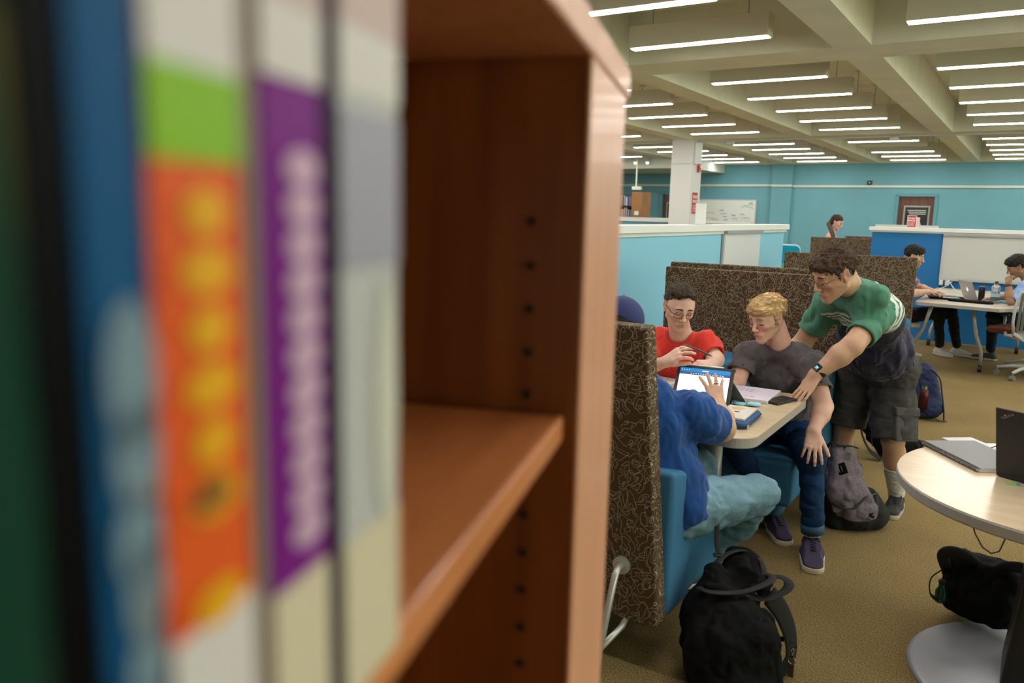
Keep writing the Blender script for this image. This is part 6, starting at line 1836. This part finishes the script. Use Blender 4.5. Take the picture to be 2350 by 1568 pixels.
for k in range(22):
    x = -.14
    while x < .12:
        w = random.uniform(.008, .03); l.box(x, x + w, .175 - .016 * k, .1775 - .016 * k, .004, .0043); x += w + random.uniform(.004, .012)
l.build('handwriting', M_ink2, pp)
# wallet / folded phone wallet
wl = thing('wallet', 'black leather folded wallet on the table edge beside the hand', 'wallet', (-.932, 3.795, TZ), R_(73))
MB().box(-.085, .085, -.042, .042, 0, .005).build('lower_flap', mat('leather_black', (.016, .014, .014), .5, noise=.4, nscale=80, bump=.0005, bscale=300), wl, bevel=.002)
MB().box(-.083, .083, -.040, .040, .006, .012).build('upper_flap', MATS['leather_black'], wl, bevel=.002)
# blue paper mask
mk = thing('face_mask', 'crumpled light blue paper face mask on the booth table', 'mask', (-1.055, 3.61, TZ))
F = Field((-1.15, 3.55, TZ), (-.93, 3.72, TZ + .04), .003)
F.box(A(-1.045, 3.625, TZ + .008), A(.068, .036, .006), basis(A(-.3, 1, 0)), rad=.005, k=0); F.wrinkle(.006, 28, 5, (1, .5, 1), ridge=True)
V, Q = F.mesh(); V[:, 2] = np.maximum(V[:, 2], TZ + .0005); V0 = V
mo_ = np_mesh('mask_cloth', V, Q, mat('mask_blue', (.28, .55, .66), .8), mk, relax=1)
mb = MB().tube([(.07, .02, .006), (.09, .05, .002), (.06, .07, .002), (.03, .05, .004)], .0012, 5); mb.build('ear_loop', M_cap, mk)
# pencil case, booklet with stickers
pcs = thing('pencil_case', 'blue zipped pencil case under the white booklet near the table corner', 'case', (-.965, 3.315, TZ), R_(92))
MB().prism(rounded(-.14, .14, -.05, .05, .03, 6), .0, .028).build('body', mat('case_blue', (.022, .075, .21), .8, noise=.15, nscale=200, bump=.0005, bscale=500), pcs, bevel=.010, seg=4, smooth=True)
MB().tube([(x, y, .015) for x, y in rounded(-.142, .142, -.052, .052, .03, 6)], .002, 6, closed=True).build('zipper', mat('zip_dark', (.01, .03, .09), .5), pcs, smooth=True)
MB().box(-.13, -.11, -.058, -.054, .004, .018).build('zip_pull', mat('zip_beige', (.4, .36, .28), .6), pcs, bevel=.001)
bk = thing('sticker_booklet', 'white booklet with three stickers lying on the blue pencil case', 'booklet', (-.992, 3.322, TZ + .0285), R_(93))
MB().box(-.115, .115, -.06, .06, 0, .009).build('cover', mat('booklet_white', (.60, .57, .53), .5), bk, bevel=.001)
MB().box(-.095, -.045, -.002, .043, .009, .0096).build('sticker', mat('sticker_red', (.42, .02, .015), .4), bk)
MB().tube([(-.085, .015, .0098), (-.075, .025, .0098), (-.068, .012, .0098), (-.058, .024, .0098)], .004, 5, flat=.2, up=(0, 0, 1)).build('sticker_print', mat('sticker_yellow', (.75, .45, .02), .4), bk)
MB().prism([(.0 + .012 * math.cos(t), .0 + .012 * math.sin(t)) for t in [k * math.pi / 8 for k in range(16)]], .009, .0096).build('sticker', mat('sticker_brown', (.16, .09, .04), .5), bk)
MB().prism([(.065 + .030 * math.cos(t) * (1 + .2 * math.cos(5 * t)), .01 + .024 * math.sin(t) * (1 + .2 * math.cos(5 * t))) for t in [k * math.pi / 16 for k in range(32)]], .009, .0096).build('sticker', mat('sticker_gold', (.58, .40, .16), .5), bk)
# black stylus held by the person in red
st = MB().tube([(-1.295, 3.452, 1.045), (-1.20, 3.405, 1.032), (-1.155, 3.383, 1.024), (-1.132, 3.372, 1.019)], [.0042, .0042, .0040, .001], 10).build('stylus', mat('stylus_black', (.012, .012, .016), .35), None, smooth=True)
tag(st, 'black pen held between the fingers of the person in the red shirt', 'pen')

# ------------------------------------------------------------ things on the round table
lp = thing('laptop', 'open black laptop with its lid towards the camera at the right edge', 'laptop', (-.028, 3.225, .741), R_(-26))
MB().box(0, .36, .0, .24, .002, .018).build('base', mat('laptop_black', (.012, .012, .013), .55, bump=.0002, bscale=800), lp, bevel=.004)
LM = frame((0, -.002, .016), (1, 0, 0), (0, -.22, 1))
MB().box(0, .36, 0, .245, -.008, -.0, LM).build('lid', MATS['laptop_black'], lp, bevel=.003)
LM2 = frame((0, -.002, .016), (1, 0, 0), (0, -.22, 1)) 
LT = LM @ Matrix.Translation((.022, .205, .0008)) @ Matrix.Rotation(R_(32), 4, 'Z')
text_mesh('ThinkPad', .0125, lp, 'lid_lettering', mat('logo_grey', (.26, .26, .26), .35, metal=.4), LT, extrude=.0003)
MB().ball((0, 0, 0), (.0016, .0016, .0008), LT @ Matrix.Translation((.0185, .0098, .0))).build('logo_light', mat('logo_red', (.6, .01, .01), .4, emit=(1, .02, .01), estr=2.5), lp)
sn = thing('sticky_note', 'small green and blue sticky notes under the laptop edge on the round table', 'note', (.025, 3.155, .741), R_(15))
MB().box(-.02, .02, -.014, .014, 0, .001).build('green_flag', mat('note_green', (.25, .5, .12), .7), sn)
MB().box(.012, .024, -.012, .012, .001, .002).build('blue_flag', mat('note_blue', (.05, .3, .5), .7), sn)
nt_ = thing('spiral_notebook', 'grey covered spiral notebook lying on the round table', 'notebook', (-.193, 3.368, .741), math.atan2(3.225 - 3.511, -.085 + .301))
MB().box(-.18, .18, .008, .225, 0, .012).build('pages', mat('page_white', (.6, .6, .6), .8), nt_)
MB().box(-.18, .18, .006, .23, .012, .0135).build('cover', mat('cover_grey', (.11, .115, .12), .45), nt_, bevel=.0005)
MB().box(-.18, .18, .006, .23, -.0, .0008).build('back_cover', mat('cover_grey', (.11, .115, .12), .45), nt_)
mb = MB()
for i in range(44):
    x = -.174 + .0081 * i
    mb.tube([(x, .006 + .0105 * math.cos(t), .0085 + .0085 * math.sin(t)) for t in [k * math.pi / 6 for k in range(12)]], .0012, 4, closed=True)
mb.build('spiral', mat('spiral_wire', (.05, .05, .05), .35, metal=.7), nt_, smooth=True)
pp2 = thing('loose_sheet', 'white sheet sticking out behind the spiral notebook', 'paper', (-.13, 3.57, .741), R_(-50))
MB().box(-.14, .12, -.02, .11, 0, .002).build('sheet', MATS['page_white'], pp2)
ep = MB().tube([(-.06, 3.60, .745), (-.04, 3.63, .752), (-.01, 3.62, .75), (.0, 3.58, .746), (.03, 3.56, .745), (.06, 3.60, .745)], .0022, 6).build('earphone_cord', M_dark, smooth=True)
tag(ep, 'thin dark earphone cord beside the notebook behind the laptop', 'cord')

# ------------------------------------------------------------ things on the meeting table
mz = .75
ma = thing('laptop', 'silver laptop with glowing fruit logo on the meeting table far right', 'laptop', (-.55, 10.58, mz), R_(-60))
sil = mat('laptop_silver', (.42, .41, .40), .35, metal=.6)
MB().box(-.16, .16, .0, .22, .0, .012).build('base', sil, ma, bevel=.003)
AM = frame((0, .0, .01), (1, 0, 0), (0, -.42, 1))
MB().box(-.16, .16, 0, .215, 0, .006, AM).build('lid', sil, ma, bevel=.003)
ap = [(.017 * math.cos(t) * (1 - .10 * math.cos(2 * t)), .019 * math.sin(t) + .004 * abs(math.cos(t))) for t in [k * math.pi / 14 for k in range(28)]]
ap = [(x if not (x > .010 and -.002 < y < .010) else .010, y) for x, y in ap]
AP = AM @ Matrix.Translation((0, .105, .0062))
glow = mat('logo_glow', (.6, .7, .8), .4, emit=(.6, .75, 1), estr=1.6)
MB().prism(ap, 0, .0006, AP).build('lid_logo', glow, ma)
MB().prism([(.002 + .004 * math.cos(t) - .0015 * math.sin(t), .0265 + .006 * math.sin(t)) for t in [k * math.pi / 6 for k in range(12)]], 0, .0006, AP).build('lid_logo_leaf', glow, ma)
cn = thing('drink_can', 'tall black drink can on the meeting table beside the silver laptop', 'can', (-.44, 10.45, mz))
MB().lathe([(0, 0), (.027, 0), (.033, .008), (.033, .145), (.027, .156), (0, .156)], 24).build('body', mat('can_black', (.015, .015, .02), .3, metal=.5), cn, smooth=True)
MB().lathe([(0, .156), (.027, .156), (.028, .160), (0, .159)], 24).build('lid', M_chr, cn)
wb_ = thing('water_bottle', 'clear ribbed plastic water bottle at the right end of the meeting table', 'bottle', (-.30, 10.22, mz))
glass = mat('clear_plastic', (.85, .93, .95), .05, trans=.85)
MB().lathe([(0, 0), (.042, 0), (.045, .01)] + [(.045 - .002 * (k % 2), .02 + .012 * k) for k in range(9)] + [(.04, .145), (.046, .155), (.045, .175), (.03, .20), (.016, .212), (.016, .22), (0, .22)], 28).build('body', glass, wb_, smooth=True)
MB().lathe([(0, .22), (.017, .22), (.017, .238), (0, .238)], 20).build('cap', M_dark, wb_)
MB().lathe([(.0455, .07), (.0462, .07), (.0462, .11), (.0455, .11)], 28).build('label', mat('bottle_label', (.35, .6, .65), .5), wb_)
lb = thing('laptop_sleeve', 'black laptop sleeve under the keyboard of the person in the plaid shirt', 'sleeve', (-.78, 10.35, mz), R_(10))
MB().prism(rounded(-.18, .18, -.13, .13, .03, 5), 0, .022).build('body', M_bagblk, lb, bevel=.008, seg=3, smooth=True)
dl = thing('dark_laptop', 'flat dark laptop under the hands of the person in the plaid shirt', 'laptop', (-.82, 10.33, mz + .0225), R_(10))
MB().box(-.15, .15, -.1, .1, 0, .012).build('base', mat('dark_keys', (.05, .055, .06), .4), dl, bevel=.003)
sl2 = thing('laptop_sleeve', 'soft black zipped sleeve lying in front of the silver laptop', 'sleeve', (-.52, 10.12, mz), R_(-12))
MB().prism([(-.22, -.05), (-.20, -.10), (.20, -.12), (.24, -.06), (.20, .06), (-.1, .08), (-.2, .02)], 0, .024).build('body', M_bagblk, sl2, bevel=.009, seg=3, smooth=True)
fm = thing('face_mask', 'light blue paper mask lying on the sleeves of the meeting table', 'mask', (-.70, 10.22, mz + .024), R_(20))
MB().prism(rounded(-.06, .06, -.035, .035, .01, 3), 0, .006).build('mask_cloth', MATS['mask_blue'], fm, bevel=.002)
MB().tube([(-.06, .02, .004), (-.10, .03, .004), (-.11, .0, .004), (-.06, -.02, .004)], .002, 5).build('ear_loop', M_cap, fm, smooth=True)
fm2 = thing('face_mask', 'light blue paper mask standing behind the clear water bottle', 'mask', (-.22, 10.30, mz), R_(-20))
MB().prism(rounded(-.075, .075, -.05, .05, .015, 3), 0, .03).build('mask_cloth', MATS['mask_blue'], fm2, bevel=.012, seg=3)
MB().tube([(.07, .02, .01), (.11, .03, .004), (.12, .0, .004), (.07, -.03, .01)], .002, 5).build('ear_loop', M_cap, fm2, smooth=True)
for k, pts in enumerate(([(-.98, 12.14, .80), (-.90, 12.0, .86), (-.84, 11.8, .80), (-.78, 11.6, .755), (-.66, 11.3, .753)], [(-.91, 12.14, .80), (-.86, 12.05, .84), (-.92, 11.9, .78), (-.98, 11.7, .753), (-.9, 11.4, .753)])):
    cbl = MB().tube(pts, .004, 6).build('charger_cable', M_cap, smooth=True)
    tag(cbl, ('longer' if k == 0 else 'shorter') + ' white charger cable running from the outlets onto the meeting table', 'cable')
